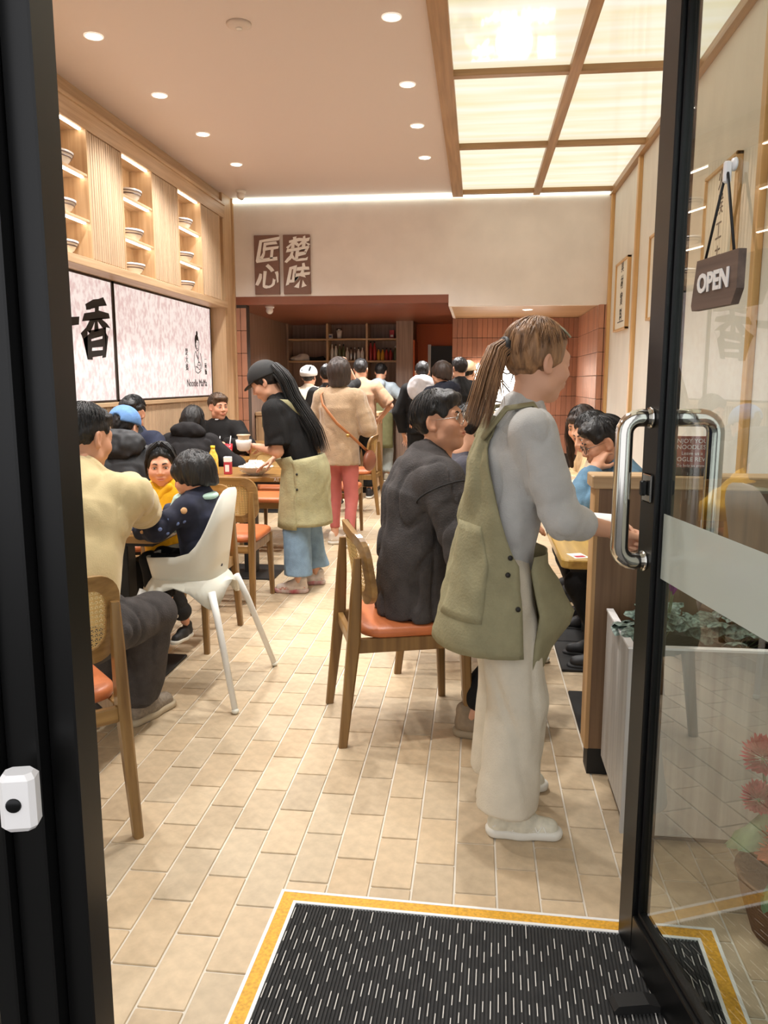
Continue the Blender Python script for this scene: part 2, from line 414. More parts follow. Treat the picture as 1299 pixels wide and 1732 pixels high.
# glowing wall panels with lettering
M_glow = emis_tex('glow_panel_pink', '#e2c0be', '#fff0ea', (26, 26, 19), WALL_PANEL_E, .6, .38, .56, detail=6)
PZ0, PZ1 = 1.262, ZB - .065
for nm, y0, y1 in (('light_panel', 3.3, 6.245), ('light_panel', 6.265, 8.62)):
    g = thing(nm, 'backlit pink panel with bold black character under the wall cabinet' if y0 < 5 else 'backlit pink panel carrying the small noodle shop emblem', 'light panel', (XL, (y0 + y1) / 2, PZ0), 0)
    h = (y1 - y0) / 2
    boxo('diffuser', (.0, -h + .012, .012), (.02, h - .012, PZ1 - PZ0 - .012), M_glow, g)
    for a, b in (((0, -h, 0), (.028, -h + .012, PZ1 - PZ0)), ((0, h - .012, 0), (.028, h, PZ1 - PZ0)), ((0, -h, 0), (.028, h, .012)), ((0, -h, PZ1 - PZ0 - .012), (.028, h, PZ1 - PZ0))): boxo('frame_bar', a, b, M_dark, g)
    if y0 < 5: LP1 = g
    else: LP2 = g
M_ink = mat('black_ink', '#171412', .6)
def wall_text(body, size, x, y, z, rot, m, parent=None, name='lettering', **kw):
    t = text_mesh(name, body, size, m, parent, **kw); p = Vector((x, y, z))
    if parent: p = p - Vector(parent.location)
    t.location = p; t.rotation_euler = rot; return t
RL = (PI / 2, 0, PI / 2); RR = (PI / 2, 0, -PI / 2); RB = (PI / 2, 0, 0)
def brush_text(body, size, x, y, z, rot, m, parent=None, name='lettering', sl=.12, bold=.012, **kw):
    return wall_text(body, size, x, y, z, rot, m, parent, name, shear=sl, bold=bold, brush=.045, **kw)
brush_text('香', .47, XL + .022, 5.93, 1.775, RL, M_ink, LP1)
brush_text('一', .47, XL + .022, 5.43, 1.775, RL, M_ink, LP1)
# shop emblem: seated woman holding a bowl, drawn in lines
def emblem(parent, loc, rot, s, m_line, mf, face=None, lw=.011, name='emblem'):
    """2-D line figure in local XY: hair bun, face, robe, bowl"""
    lin = MB()
    def ln(pts, w=lw, closed=False):
        n = len(pts)
        Q = [Vector((p[0] * s, p[1] * s, 0)) for p in pts]
        lin.tube([(q.x, q.y, 0) for q in Q], w * s, 5, upv=(0, 0, 1), flat=.4) if not closed else lin.tube([(q.x, q.y, 0) for q in Q + Q[:1]], w * s, 5, upv=(0, 0, 1), flat=.4)
    def arc(cx, cy, rx, ry, a0, a1, n=12): return [(cx + rx * math.cos(math.radians(a0 + (a1 - a0) * k / n)), cy + ry * math.sin(math.radians(a0 + (a1 - a0) * k / n))) for k in range(n + 1)]
    ln(arc(.02, .23, .105, .16, -170, 60)); ln(arc(-.02, -.18, .22, .26, 115, 215)); ln(arc(.12, -.2, .17, .24, -40, 65)); ln([(-.1, .05), (.05, -.12), (.1, .06)]); ln([(-.06, -.03), (.1, -.22)])
    ln(arc(.1, -.28, .12, .09, 0, 360), .009); ln(arc(.1, -.24, .11, .03, 180, 360), .008); ln([(-.2, -.3), (-.16, -.42), (.0, -.46), (.14, -.42), (.22, -.38)]); ln([(-.14, -.3), (.02, -.33)])
    ln([(.03, .26), (.07, .265)], .007); ln([(-.05, .26), (-.09, .255)], .007); ln(arc(.0, .14, .03, .02, 200, 340), .007); ln([(0, .24), (-.015, .19), (.01, .185)], .006)
    o = lin.build(name, m_line, parent); o.location = loc; o.rotation_euler = rot
    hb = MB(); R = []
    pts = arc(-.03, .32, .13, .13, -10, 200, 14) + [(-.15, .18), (-.1, .1), (-.09, .24), (-.02, .33)]
    hb.prism([(p[0] * s, p[1] * s) for p in pts], .004 * s, 2); bn = [(p[0] * s, p[1] * s) for p in arc(.0, .475, .055, .06, 0, 360, 12)[:-1]]; hb.prism(bn, .004 * s, 2)
    o2 = hb.build('emblem_hair', mf, parent); o2.location = loc; o2.rotation_euler = rot
    if face:
        fb = MB(); fb.prism([(p[0] * s, p[1] * s) for p in arc(.01, .23, .12, .16, 0, 360, 16)[:-1]], .002 * s, 2, -.004 * s); fb.prism([(p[0] * s, p[1] * s) for p in arc(0, -.2, .24, .29, 0, 360, 20)[:-1]], .002 * s, 2, -.0065 * s)
        o3 = fb.build('emblem_body', face, parent); o3.location = loc; o3.rotation_euler = rot
    return o
def lp(g, y, z): return (.024, y - g.location.y, z - g.location.z)
emblem(LP2, lp(LP2, 8.17, 1.70), RL, .43, M_ink, M_ink)
wall_text('Noodle MaMa', .105, XL + .022, 8.14, 1.40, RL, M_ink, LP2, 'emblem_name')
wall_text('楚大媽', .075, XL + .022, 7.86, 1.63, RL, M_ink, LP2, 'emblem_side_text', vertical=True, spacing=1.)
wall_text('一碗麵', .065, XL + .022, 8.42, 1.58, RL, M_ink, LP2, 'emblem_side_text', vertical=True, spacing=1.)

# header: cove light line, plaques, brown soffit and wooden alcove soffit
struct(boxo('trim_cove', (-2.70, YH - .03, CEIL - .045), (XR - .04, YH, CEIL - .012), mat('cove_light', '#ffffff', .5, emis=('#f3fff0', 1.6))))
M_plq = mat('plaque_brown', '#7d5d52', .5, var=((2, 2, 14), .1)); M_plw = mat('plaque_white', '#f2efec', .5)
for lab, x0, x1, t in (('brown plaque with two white characters hung nearest the oak pilaster', -2.47, -2.19, '匠心'), ('brown plaque with two white characters hung farther from the oak pilaster', -2.145, -1.845, '楚味')):
    p = thing('wall_plaque', lab, 'sign', ((x0 + x1) / 2, YH, 2.37))
    boxo('board', (-(x1 - x0) / 2, -.035, 0), ((x1 - x0) / 2, 0, .63), M_plq, p, .004)
    for k, ch in enumerate(t): brush_text(ch, .27, (x0 + x1) / 2, YH - .04, 2.37 + .45 - .28 * k, RB, M_plw, p, 'character', sl=.18, bold=.006)
struct(boxo('ceiling_soffit_counter', (XL, YH - .002, 2.262), (-.31, 12.6, 2.35), M_soff))
struct(boxo('ceiling_soffit_alcove', (-.31, YH + .1, 2.23), (XR, 12.6, 2.30), M_oakx))
struct(boxo('wall_header_lip', (-.31, YH - .001, 2.226), (XR, YH + .1, 2.30), M_head))
struct(boxo('trim_soffit_fin', (-.33, YH - .004, 2.225), (-.30, 12.6, 2.36), M_head))
# tiled pier and alcove: each upright clay tile its own piece
M_ct = mat('alcove_tile', '#b5826a', .45, var=((9, 9, 4), .12), bump=((20, 20, 20), .15), objcol=True)
alc = struct(boxo('wall_alcove_back', (-.34, 10.8, 0), (XR, 12.6, 2.25), M_dark))
alr = struct(boxo('wall_alcove_side', (1.28, YH, 0), (XR, 10.8, 2.23), M_dark))
pil = struct(boxo('wall_pier', (-2.72, YH, 0), (-2.585, YH + .12, 2.27), M_dark))
ctm = MB().box((-.0315, -.012, -.1225), (.0315, 0, .1225), .003).mesh('wall_tile'); ctm.materials.append(M_ct)
def ctile(x, y, z, rz, par, sx=1., sz=1.):
    t = bpy.data.objects.new('wall_tile', ctm); COL.objects.link(t); t.parent = par; t.location = (x, y, z); t.rotation_euler = (0, 0, rz); t.scale = (sx, 1, sz)
    v = rt_.uniform(.82, 1.1); h = rt_.uniform(-.04, .04); t.color = (v * (1 + h), v, v * (1 - h), 1)
for j in range(7):
    z = 2.105 - .25 * j
    for i in range(25): ctile(-.307 + .0648 * i, 10.8, z, 0, alc)
    for i in range(27): ctile(1.28, 9.035 + .0656 * i, z, -PI / 2, alr)
    for x in (1.30, 1.357): ctile(x, YH, z, 0, alr, .8)
    for x in (-2.687, -2.619): ctile(x, YH, z, 0, pil)
# neon emblem in the alcove
M_neon = mat('neon_white', '#ffffff', .5, emis=('#fff6e6', 4.5))
neon = thing('neon_sign', 'glowing white emblem sign of a woman with bowl on the tiled alcove wall', 'neon sign', (.36, 10.78, 1.0))
emblem(neon, (0, -.06, .45), RB, .95, M_ink, M_ink, M_neon, name='emblem_lines')
def ntx(body, size, x, z, vertical, nm, **kw):
    t = text_mesh(nm, body, size, M_neon, neon, vertical=vertical, ext=.012, bold=.004, **kw); t.location = (x, -.03, z); t.rotation_euler = RB
ntx('楚大', .22, -.40, .42, True, 'glowing_characters', spacing=1.); ntx('媽一', .22, -.22, .42, True, 'glowing_characters', spacing=1.)
ntx('碗麵', .22, .40, .42, True, 'glowing_characters', spacing=1.)
ntx('Noodle MaMa', .17, .0, -.02, False, 'glowing_name')
boxo('backing_rail', (-.5, -.012, .1), (.5, .0, .13), M_white, neon)
# counter zone: back shelves, corridor, orange wall, dark door
struct(boxo('wall_back', (XL, 12.3, 0), (XR, 12.6, 2.35), M_walnut))
struct(boxo('wall_kitchen_left', (XL, YH + .1, 0), (XL + .06, 12.3, 2.27), M_walnut))
struct(boxo('wall_corridor_pier', (-1.16, 11.6, 0), (-.92, 12.3, 2.27), M_walnut))
M_or = mat('orange_paint', '#c9602c', .55)
struct(boxo('wall_corridor_orange', (-.92, 12.26, 0), (-.34, 12.3, 2.27), M_or))
struct(boxo('wall_corridor_orange_side', (-.92, 11.62, 0), (-.90, 12.26, 2.0), M_or))
dr = struct(boxo('door_back', (-.70, 12.22, 0), (-.34, 12.26, 1.94), mat('charcoal_door', '#2c2d30', .5), ch=.003))
boxo('door_frame', (-.745, 12.21, 0), (-.70, 12.26, 1.96), M_white, dr); boxo('door_handle', (-.67, 12.19, .95), (-.64, 12.225, 1.1), M_steel, dr, .004)

# ---- right wall: battens, top rail, plaster panels
for y in (9.0 - .035, 7.53, 5.93, 4.33, 2.9): struct(boxo('trim_batten', (XR - .035, y - .035, 0), (XR, y + .035, CEIL), M_trim, ch=.003))
struct(boxo('trim_ceiling_rail', (XR - .05, YF, CEIL - .06), (XR, YH, CEIL + .0), M_trimy, ch=.003))
# ---- lit stretch ceiling with oak grid
gx = [-.22, .575, XR]; gy = [1.15, 2.36, 3.97, 5.58, 7.21, 8.87]
struct(boxo('trim_beam', (-.30, YF, CEIL - .045), (-.19, YH, CEIL + .14), M_trimy))
struct(boxo('trim_beam', (.54, YF, CEIL - .045), (.61, YH, CEIL + .02), M_trimy))
for y in gy[1:]: struct(boxo('trim_beam', (-.19, y - .03, CEIL - .04), (XR - .05, y + .03, CEIL + .015), M_trimx))
M_lp = emis_tex('stretch_ceiling', '#f2e6b8', '#fffaea', (.7, 7, 1), LIGHT_PANEL_E, .04, .3, .62, spec=1.0, detail=2)
k = 0
for i in range(2):
    for j in range(5):
        x0, x1, y0, y1 = gx[i] + .03, gx[i + 1] - .03, gy[j] + .03, gy[j + 1] - .03
        o = boxo('ceiling_light_panel', (-(x1 - x0) / 2, -(y1 - y0) / 2, 0), ((x1 - x0) / 2, (y1 - y0) / 2, .01), M_lp)
        o.location = ((x0 + x1) / 2, (y0 + y1) / 2, CEIL)
        tag(o, '%s glowing ceiling panel counted from the header wall, %s' % (('fifth', 'fourth', 'third', 'second', 'first')[j], 'beside the plaster ceiling' if i == 0 else 'beside the wall of framed pictures'), 'light panel', 'lit ceiling panels')
# ---- recessed downlights
M_dl = mat('downlight_lens', '#ffffff', .5, emis=('#fff7ea', 25.0)); M_ring = mat('downlight_ring', '#f4f0ea', .4, emis=('#fff4e4', .35))
def downlight(x, y, z, label, group, r=.045, watts=DOWN_W):
    t = thing('downlight', label, 'downlight', (x, y, z), 0, group)
    MB().lathe([(r, -.004), (r, 0), (r * 1.25, 0), (r * 1.25, -.004), (r * 1.2, -.007), (r * 1.05, -.007), (r, -.004)], 24, cap=False).build('ring', M_ring, t)
    MB().lathe([(r * .02, -.002), (r, -.002), (r, -.001), (r * .02, -.001)], 24).build('lens', M_dl, t)
    ld = bpy.data.lights.new('downlight_lamp', 'SPOT'); ld.energy = watts * 4; ld.spot_size = math.radians(125); ld.spot_blend = .8; ld.shadow_soft_size = .06; ld.color = (1, .985, .965)
    lo = bpy.data.objects.new('lamp', ld); COL.objects.link(lo); lo.parent = t; lo.location = (0, 0, -.02)
ORD = ('sixth', 'fifth', 'fourth', 'third', 'second', 'first')
for k, y in enumerate((2.9, 3.85, 4.8, 5.78, 6.68, 7.6)): downlight(-2.24, y, CEIL, ORD[k] + ' downlight from the header wall in the row beside the cabinet', 'downlights along the cabinet')
for k, y in enumerate((2.9, 3.85, 4.75, 5.77, 6.66, 7.57)): downlight(-.505, y, CEIL, ORD[k] + ' downlight from the header wall in the row beside the lit grid', 'downlights along the lit ceiling')
for x, y in ((-2.0, 9.45), (-1.25, 9.45), (-.48, 9.45), (-2.05, 10.6), (-1.25, 10.6)): downlight(x, y, 2.27, 'small round downlight in the brown soffit over the counter', 'downlights over the counter', .05, 22.)
downlight(.55, 9.55, 2.23, 'small round downlight in the wooden alcove soffit', None, .05, 14.)
# ---- ceiling fittings
t = thing('smoke_detector', 'flat round white smoke detector on the ceiling', 'smoke detector', (-1.36, 4.74, CEIL))
MB().lathe([(.055, 0), (.07, 0), (.068, -.012), (.045, -.022), (.002, -.024)], 28).build('cover', mat('detector_white', '#d9cdc6', .5), t)
MB().lathe([(.005, -.0245), (.018, -.0245), (.016, -.029), (.002, -.03)], 12).build('test_button', M_white, t)
def dome_cam(x, y, z, label):
    t = thing('security_camera', label, 'camera', (x, y, z))
    MB().lathe([(.03, 0), (.055, 0), (.05, -.022), (.03, -.03), (.002, -.03)], 20).build('mount', M_white, t)
    e = MB().sphere((0, 0, 0), .042, 18, 12).build('eye_ball', M_white, t); e.location = (0, -.01, -.05); e.rotation_euler = (.9, 0, 0)
    MB().lathe([(.002, -.045), (.02, -.045), (.022, -.03), (.002, -.03)], 16).build('lens', M_black, e)
dome_cam(-2.50, 8.62, CEIL, 'white dome camera on the ceiling by the oak pilaster'); dome_cam(-2.38, 9.25, 2.27, 'white dome camera under the brown soffit')
# ---- storefront: left jamb, header, side glass
fr = MB()
for x0, x1, y0, y1 in ((-.665, -.618, 1.13, 1.20), (-.72, -.665, 1.10, 1.22), (-.755, -.72, 1.08, 1.20), (-.795, -.755, 1.11, 1.20)): fr.box((x0, y0, 0), (x1, y1, 2.5), .003)
jo = struct(fr.build('trim_door_jamb', M_black))
struct(boxo('trim_door_jamb', (.60, 1.08, 0), (.70, 1.20, 2.5), M_black, ch=.003))
struct(boxo('trim_storefront_header', (XL, 1.08, 2.45), (XR, 1.22, 2.6), M_black)); struct(boxo('wall_front', (XL, 1.1, 2.6), (XR, 1.2, CEIL + .1), M_head))
struct(boxo('trim_storefront_sill', (XL, 1.1, 0), (-.795, 1.2, .05), M_black)); struct(boxo('trim_storefront_sill', (.70, 1.1, 0), (XR, 1.2, .05), M_black))
def glass_mat(name, tint, frost=None):
    m = bpy.data.materials.new(name); m.use_nodes = True; nt = m.node_tree; N = nt.nodes; L = nt.links; N.clear()
    o = N.new('ShaderNodeOutputMaterial'); tr = N.new('ShaderNodeBsdfTransparent'); tr.inputs[0].default_value = tint; gl = N.new('ShaderNodeBsdfGlossy'); gl.inputs['Roughness'].default_value = .0 if not frost else .12
    fz = N.new('ShaderNodeFresnel'); fz.inputs['IOR'].default_value = 2.0; mx = N.new('ShaderNodeMixShader'); ge = N.new('ShaderNodeNewGeometry'); mt_ = N.new('ShaderNodeMath'); mt_.operation = 'MULTIPLY_ADD'; mt_.inputs[1].default_value = -1; mt_.inputs[2].default_value = 1; L.new(ge.outputs['Backfacing'], mt_.inputs[0]); m3 = N.new('ShaderNodeMath'); m3.operation = 'MULTIPLY'; L.new(mt_.outputs[0], m3.inputs[0]); L.new(fz.outputs[0], m3.inputs[1]); L.new(m3.outputs[0], mx.inputs[0]); L.new(tr.outputs[0], mx.inputs[1]); L.new(gl.outputs[0], mx.inputs[2])
    if frost:
        tl = N.new('ShaderNodeBsdfTranslucent'); tl.inputs[0].default_value = frost; df = N.new('ShaderNodeBsdfDiffuse'); df.inputs[0].default_value = frost
        m1 = N.new('ShaderNodeMixShader'); m1.inputs[0].default_value = .5; L.new(tl.outputs[0], m1.inputs[1]); L.new(df.outputs[0], m1.inputs[2])
        m2 = N.new('ShaderNodeMixShader'); m2.inputs[0].default_value = .72; L.new(mx.outputs[0], m2.inputs[1]); L.new(m1.outputs[0], m2.inputs[2]); L.new(m2.outputs[0], o.inputs[0])
    else: L.new(mx.outputs[0], o.inputs[0])
    return m
M_glass = glass_mat('clear_glass', (.90, .93, .91, 1)); M_frost = glass_mat('frosted_film', (.9, .93, .91, 1), (.72, .75, .70, 1))
struct(boxo('window_1', (XL, 1.145, .05), (-.795, 1.155, 2.45), M_glass)); struct(boxo('window_2', (.70, 1.145, .05), (XR, 1.155, 2.45), M_glass))
# ================================================================== DOOR, MAT, FURNITURE, PROPS
hx, hy, ex, ey = .555, 1.17, .41, 1.945
DL = math.hypot(ex - hx, ey - hy); DA = math.atan2(ey - hy, ex - hx)
door = thing('glass_door', 'open black framed glass door with steel pull handles', 'door', (hx, hy, 0), DA)
T2_ = .023
def dbox(n, a, b, m=M_black, ch=.003): return boxo(n, a, b, m, door, ch)
dbox('stile', (DL - .085, -T2_, .01), (DL, T2_, 2.40)); dbox('stile', (0, -T2_, .01), (.085, T2_, 2.40))
dbox('bottom_rail', (.085, -T2_, .01), (DL - .085, T2_, .12)); dbox('top_rail', (.085, -T2_, 2.30), (DL - .085, T2_, 2.40))
dbox('glazing_bead', (.085, -.012, .12), (DL - .085, .012, .132)); dbox('glazing_bead', (DL - .095, -.012, .12), (DL - .085, .012, 2.3))
dbox('glass_pane', (.085, -.003, .132), (DL - .095, .003, 2.30), M_glass, 0)
dbox('frosted_band', (.085, .0035, .975), (DL - .095, .0045, 1.125), M_frost, 0)
def dhandle(s, so):
    z0, z1, x = 1.005, 1.338, DL - .042; r = .020; c = .035
    pts = [(x, s * T2_, z0)] + [(x, s * (so - c + c * math.sin(a)), z0 + c - c * math.cos(a)) for a in [PI / 2 * k / 5 for k in range(6)]]
    pts = pts[:1] + pts[1:] + [(p[0], p[1], z0 + z1 - p[2]) for p in reversed(pts[1:])] + [(x, s * T2_, z1)]
    MB().tube(pts, r, 16).build('pull_handle', M_steel, door)
    for z in (z0, z1):
        m_ = MB().lathe([(.001, 0), (.024, 0), (.024, .006), (.001, .006)], 18); o = m_.build('handle_collar', M_steel, door); o.location = (x, s * T2_, z); o.rotation_euler = (-s * PI / 2, 0, 0)
dhandle(1, .085); dhandle(-1, .13)
dbox('lock_plate', (DL - .07, T2_, 1.145), (DL - .02, T2_ + .006, 1.21), M_steel); dbox('lock_knob', (DL - .052, T2_ + .006, 1.16), (DL - .038, T2_ + .02, 1.195), M_black)
ds = MB().prism([(0, 0), (.012, .02), (.05, .032), (.12, .03), (.13, .018), (.125, 0)], .04, 0, DL - .27)
ds.build('door_stop', M_blackm, door)
# OPEN sign on a suction hook
so_ = thing('open_sign', 'brown wooden OPEN sign hanging from a cord on the glass door', 'sign', (0, 0, 0))
def door_pt(u, v, z): return Vector((hx + math.cos(DA) * u - math.sin(DA) * v, hy + math.sin(DA) * u + math.cos(DA) * v, z))
so_.location = door_pt(.468, .0052, 1.605); so_.rotation_euler = (0, 0, DA + PI); so_.scale = (1.05, 1.05, 1.05)
M_sg = wood('sign_wood', '#6f5a4e', '#4f3f36', 'x', .55)
b_ = MB().prism([(-.085, -.035), (-.07, .045), (.085, .045), (.085, -.02), (.07, -.045), (-.08, -.045)], .014, 1, -.026); b_.build('board', M_sg, so_)
tx = text_mesh('sign_text', 'OPEN', .046, mat('sign_white', '#e8e6e2', .6), so_, ext=.001, bold=.0016); tx.rotation_euler = (PI / 2, 0, 0); tx.location = (0, -.0275, .0)
for s in (-1, 1): MB().tube([(s * .055, -.018, .04), (s * .004, -.014, .185)], .0028, 6).build('cord', M_ink, so_)
MB().box((-.005, -.02, .168), (.005, -.006, .205), .003).build('hook', M_white, so_)
MB().lathe([(.001, 0), (.012, 0), (.010, .005), (.001, .006)], 16).xf(Matrix.Translation((0, 0, .2)) @ Matrix.Rotation(PI / 2, 4, 'X')).build('suction_cup', M_white, so_)
# entrance mat with yellow trim
mt = thing('entrance_mat', 'dark ribbed entrance mat with white flecks inside a yellow trim frame', 'mat', (.04, 1.3, 0), math.radians(-1.6))
W2, Y0, Y1 = .58, -.22, .70
M_mat = mat('mat_charcoal', '#2b2a29', .9, var=(30, .2)); M_fleck = mat('mat_fleck', '#c9c4bc', .85); M_yel = mat('trim_yellow', '#d9a02a', .6, var=((120, 120, 120), .22), bump=(200, .2)); M_wtr = mat('trim_white', '#e9e7e2', .4)
boxo('backing', (-W2 + .03, Y0 + .03, 0), (W2 - .03, Y1 - .03, .004), M_mat, mt)
rb, fk = MB(), MB(); kk_ = 0; x = -W2 + .055; rr_ = random.Random(5)
while x < W2 - .055:
    rb.box((x, Y0 + .05, .004), (x + .005, Y1 - .05, .0085))
    yy = Y0 + .05 + rr_.uniform(0, .09); kk_ += 1
    while yy < Y1 - .1 and kk_ % 2:
        l = rr_.uniform(.03, .055); fk.box((x + .0012, yy, .0085), (x + .0034, yy + l, .0092)); yy += l + rr_.uniform(.03, .07)
    x += .0088
o = rb.build('ribs', M_mat, mt); o['kind'] = 'stuff'; o = fk.build('flecks', M_fleck, mt); o['kind'] = 'stuff'
for nm, m_, i0, i1, h in (('white_edge', M_wtr, 0, .009, .011), ('yellow_strip', M_yel, .009, .044, .010), ('white_edge', M_wtr, .044, .053, .011)):
    boxo(nm, (-W2 + i0, Y1 - i1, 0), (W2 - i0, Y1 - i0, h), m_, mt); boxo(nm, (-W2 + i0, Y0, 0), (-W2 + i1, Y1 - i1, h), m_, mt); boxo(nm, (W2 - i1, Y0, 0), (W2 - i0, Y1 - i1, h), m_, mt)
# alarm sensor on the jamb
sn = thing('door_sensor', 'white plastic door sensor box with a round black eye on the black jamb', 'sensor', (-.672, 1.055, .80), .25)
MB().box((-.026, -.02, -.045), (.026, .02, .045), .008).build('housing', M_white, sn)
MB().lathe([(.001, 0), (.0115, 0), (.010, .002), (.001, .002)], 20).xf(Matrix.Translation((-.004, -.0205, 0)) @ Matrix.Rotation(PI / 2, 4, 'X')).build('eye', M_black, sn)

# ---- café chair
M_cw = wood('chair_oak', '#8c6a3c', '#6d4d26', 'z', .38, coat=.2); M_cwx = wood('chair_oak_x', '#a17c48', '#7c5a2e', 'x', .38, coat=.2); M_or_l = mat('orange_leather', '#bd6a3c', .42, var=(12, .1), bump=(160, .08)); M_cane = mat('cane', '#d9b877', .6)
def beam(mb, pts, ws, ds, ch=.2):
    """rectangular bar along pts; ws in x, ds in y"""
    R = []
    for p, w_, d_ in zip(pts, ws, ds):
        a, b, c = w_ / 2, d_ / 2, min(w_, d_) * ch
        R.append([(p[0] + x, p[1] + y, p[2]) for x, y in ((-a + c, -b), (a - c, -b), (a, -b + c), (a, b - c), (a - c, b), (-a + c, b), (-a, b - c), (-a, -b + c))])
    return mb.rings(R, smooth=False)
def back_map(x, z): return (x, -.232 + .045 * (x / .235) ** 2 - .045 * (z - .70) / .27, z)
def make_chair():
    t = thing('cafe_chair', 'oak cafe chair', 'chair')
    for s in (-1, 1):
        mb = MB(); beam(mb, [(s * .225, -.300, 0), (s * .218, -.272, .25), (s * .214, -.252, .43), (s * .213, -.243, .60), (s * .213, -.236, .755)], [.030, .036, .040, .036, .026], [.034, .044, .052, .044, .028]); mb.build('rear_leg', M_cw, t)
        mb = MB(); beam(mb, [(s * .215, .215, 0), (s * .205, .195, .43)], [.028, .042], [.030, .044]); mb.build('front_leg', M_cw, t)
        mb = MB(); mb.box((s * .205 - .013, -.235, .375), (s * .205 + .013, .19, .432), .004); mb.build('side_rail', M_cw, t)
    MB().box((-.2, .185, .38), (.2, .209, .432), .004).build('front_rail', M_cwx, t); MB().box((-.2, -.262, .375), (.2, -.238, .425), .004).build('rear_rail', M_cwx, t)
    R = []
    for sc, z in ((.90, .432), (.985, .437), (1.0, .452), (.985, .466), (.93, .475), (.7, .479), (.35, .476), (.02, .475)):
        R.append([(x * sc, y * sc + .01, z) for x, y in rrect(.455, .46, .09, 5)])
    MB().rings(R).build('seat', M_or_l, t)
    # curved back ring
    out = rrect(.48, .285, .085, 6, 0, .70); inn = rrect(.385, .195, .055, 6, 0, .70); n = len(out)
    V = []
    for P, dy in ((out, .011), (inn, .011), (inn, -.011), (out, -.011)): V += [(lambda q: (q[0], q[1] + dy, q[2]))(back_map(*p)) for p in P]
    F = [(k * n + i, k * n + (i + 1) % n, ((k + 1) % 4) * n + (i + 1) % n, ((k + 1) % 4) * n + i) for k in range(4) for i in range(n)]
    mb = MB(); mb.add(V, F); mb.build('back_frame', M_cwx, t)
    c = MB()
    def strip(x0, z0, x1, z1, w=.0021, dy=0.):
        d = Vector((x1 - x0, z1 - z0)); nrm = Vector((-d.y, d.x)).normalized() * w; k = 4 if abs(x1 - x0) > .1 else 2
        pts = []
        for i in range(k + 1):
            x_, z_ = x0 + d.x * i / k, z0 + d.y * i / k
            for sg in (1, -1):
                q = back_map(x_ + nrm.x * sg, z_ + nrm.y * sg); pts.append((q[0], q[1] + dy, q[2]))
        c.add(pts, [(2 * i, 2 * i + 1, 2 * i + 3, 2 * i + 2) for i in range(k)])
    for i in range(13): z = .607 + .0155 * i; strip(-.194, z, .194, z, dy=.001)
    for i in range(25): x = -.186 + .0155 * i; strip(x, .602, x, .798)
    for i in range(-12, 26, 1):
        for sg in (1, -1):
            x0, z0, x1, z1 = -.19 + .0155 * i, .603, -.19 + .0155 * i + .194, .797
            if x0 < -.192: z0 += -.192 - x0; x0 = -.192
            if x1 > .192: z1 -= x1 - .192; x1 = .192
            if z1 - z0 > .02: strip(sg * x0, z0, sg * x1, z1, .0014, -.001)
    c.build('cane_panel', M_cane, t)
    return t
chair0 = make_chair(); used = [False]
def chair(label, x, y, deg, group=None):
    o = chair0 if not used[0] else copy_tree(chair0); used[0] = True
    o.location = (x, y, 0); o.rotation_euler = (0, 0, math.radians(deg)); o['label'] = label
    if 'group' in o: del o['group']
    if group: o['group'] = group
    return o
chair('oak and orange chair under the man in the charcoal denim jacket', -.28, 3.24, -73)
chair('oak chair under the black-haired diner beside the man in charcoal denim', -.12, 4.05, -78)
chair('oak and cane chair under the man in the cream sweatshirt', -1.41, 2.30, 44)
chair('oak chair under the girl in the yellow hoodie', -1.60, 4.16, 178)
chair('empty oak chair with cane back drawn up behind the white high chair', -1.57, 4.96, 0)
chair('oak chair under the diner in the blue cap', -2.15, 4.58, 10)
chair('empty oak chair facing the noodle bowl across its table', -1.72, 6.62, 180)
chair('empty orange-seated chair behind the server with long black hair', -1.80, 7.28, 0)
chair('orange-seated chair standing just beyond the woman in pink leggings', -1.30, 7.34, 0)
chair('empty oak chair near the man in the tan T-shirt, turned side on', -1.33, 8.72, 88)
chair('oak chair under the man in the denim shirt', 1.02, 4.02, 86)
chair('oak chair under the woman in the cream cardigan', 1.02, 4.68, 90)
chair('oak chair under the woman with long wavy hair', 1.02, 5.42, 90)
# ---- tables
M_tt = wood('table_oak', '#a97f45', '#8a6230', 'x', .3, coat=.3)
def table(label, x, y, w_, d_, group=None, cols=((0, 0),), m=M_tt, plate=.44):
    t = thing('dining_table', label, 'table', (x, y, 0), 0, group)
    P = rrect(w_, d_, .04, 4); R = [[(a * s, b * s, z) for a, b in P] for s, z in ((.99, .715), (1, .72), (1, .745), (.992, .75))]
    MB().rings(R, smooth=False).build('tabletop', m, t)
    MB().box((-w_ / 2 + .04, -d_ / 2 + .04, .695), (w_ / 2 - .04, d_ / 2 - .04, .715)).build('apron_frame', M_blackm, t)
    for cx_, cy_ in cols:
        MB().box((cx_ - .045, cy_ - .045, .012), (cx_ + .045, cy_ + .045, .7), .004).build('pedestal', M_blackm, t)
        MB().box((cx_ - plate / 2, cy_ - plate / 2, 0), (cx_ + plate / 2, cy_ + plate / 2, .014), .003).build('base_plate', M_blackm, t)
    return t
table('oak table where the girl in yellow and the toddler sit', -1.80, 3.66, .84, .68, cols=((.1, 0),))
table('oak table holding the noodle bowl in front of the server', -1.70, 5.85, .74, .66, cols=((.04, -.1),))
table('oak table between the blue cap diner and the spiky-haired man', -2.52, 5.16, .62, .62)
table('oak table with red drinks in front of the man in the black sweater', -2.38, 6.80, .8, .60)
table('empty oak table nearest the serving counter', -2.25, 8.70, .8, .6)
wall_text('A1', .034, -1.40, 5.519, .732, RB, M_plw, None, 'table_number')
bpy.data.objects['table_number'].parent = bpy.data.objects['dining_table.001']; bpy.data.objects['table_number'].location = (.30, -.3315, .732)
M_tr = wood('table_oak_pale', '#cda758', '#b08a44', 'y', .3, coat=.3)
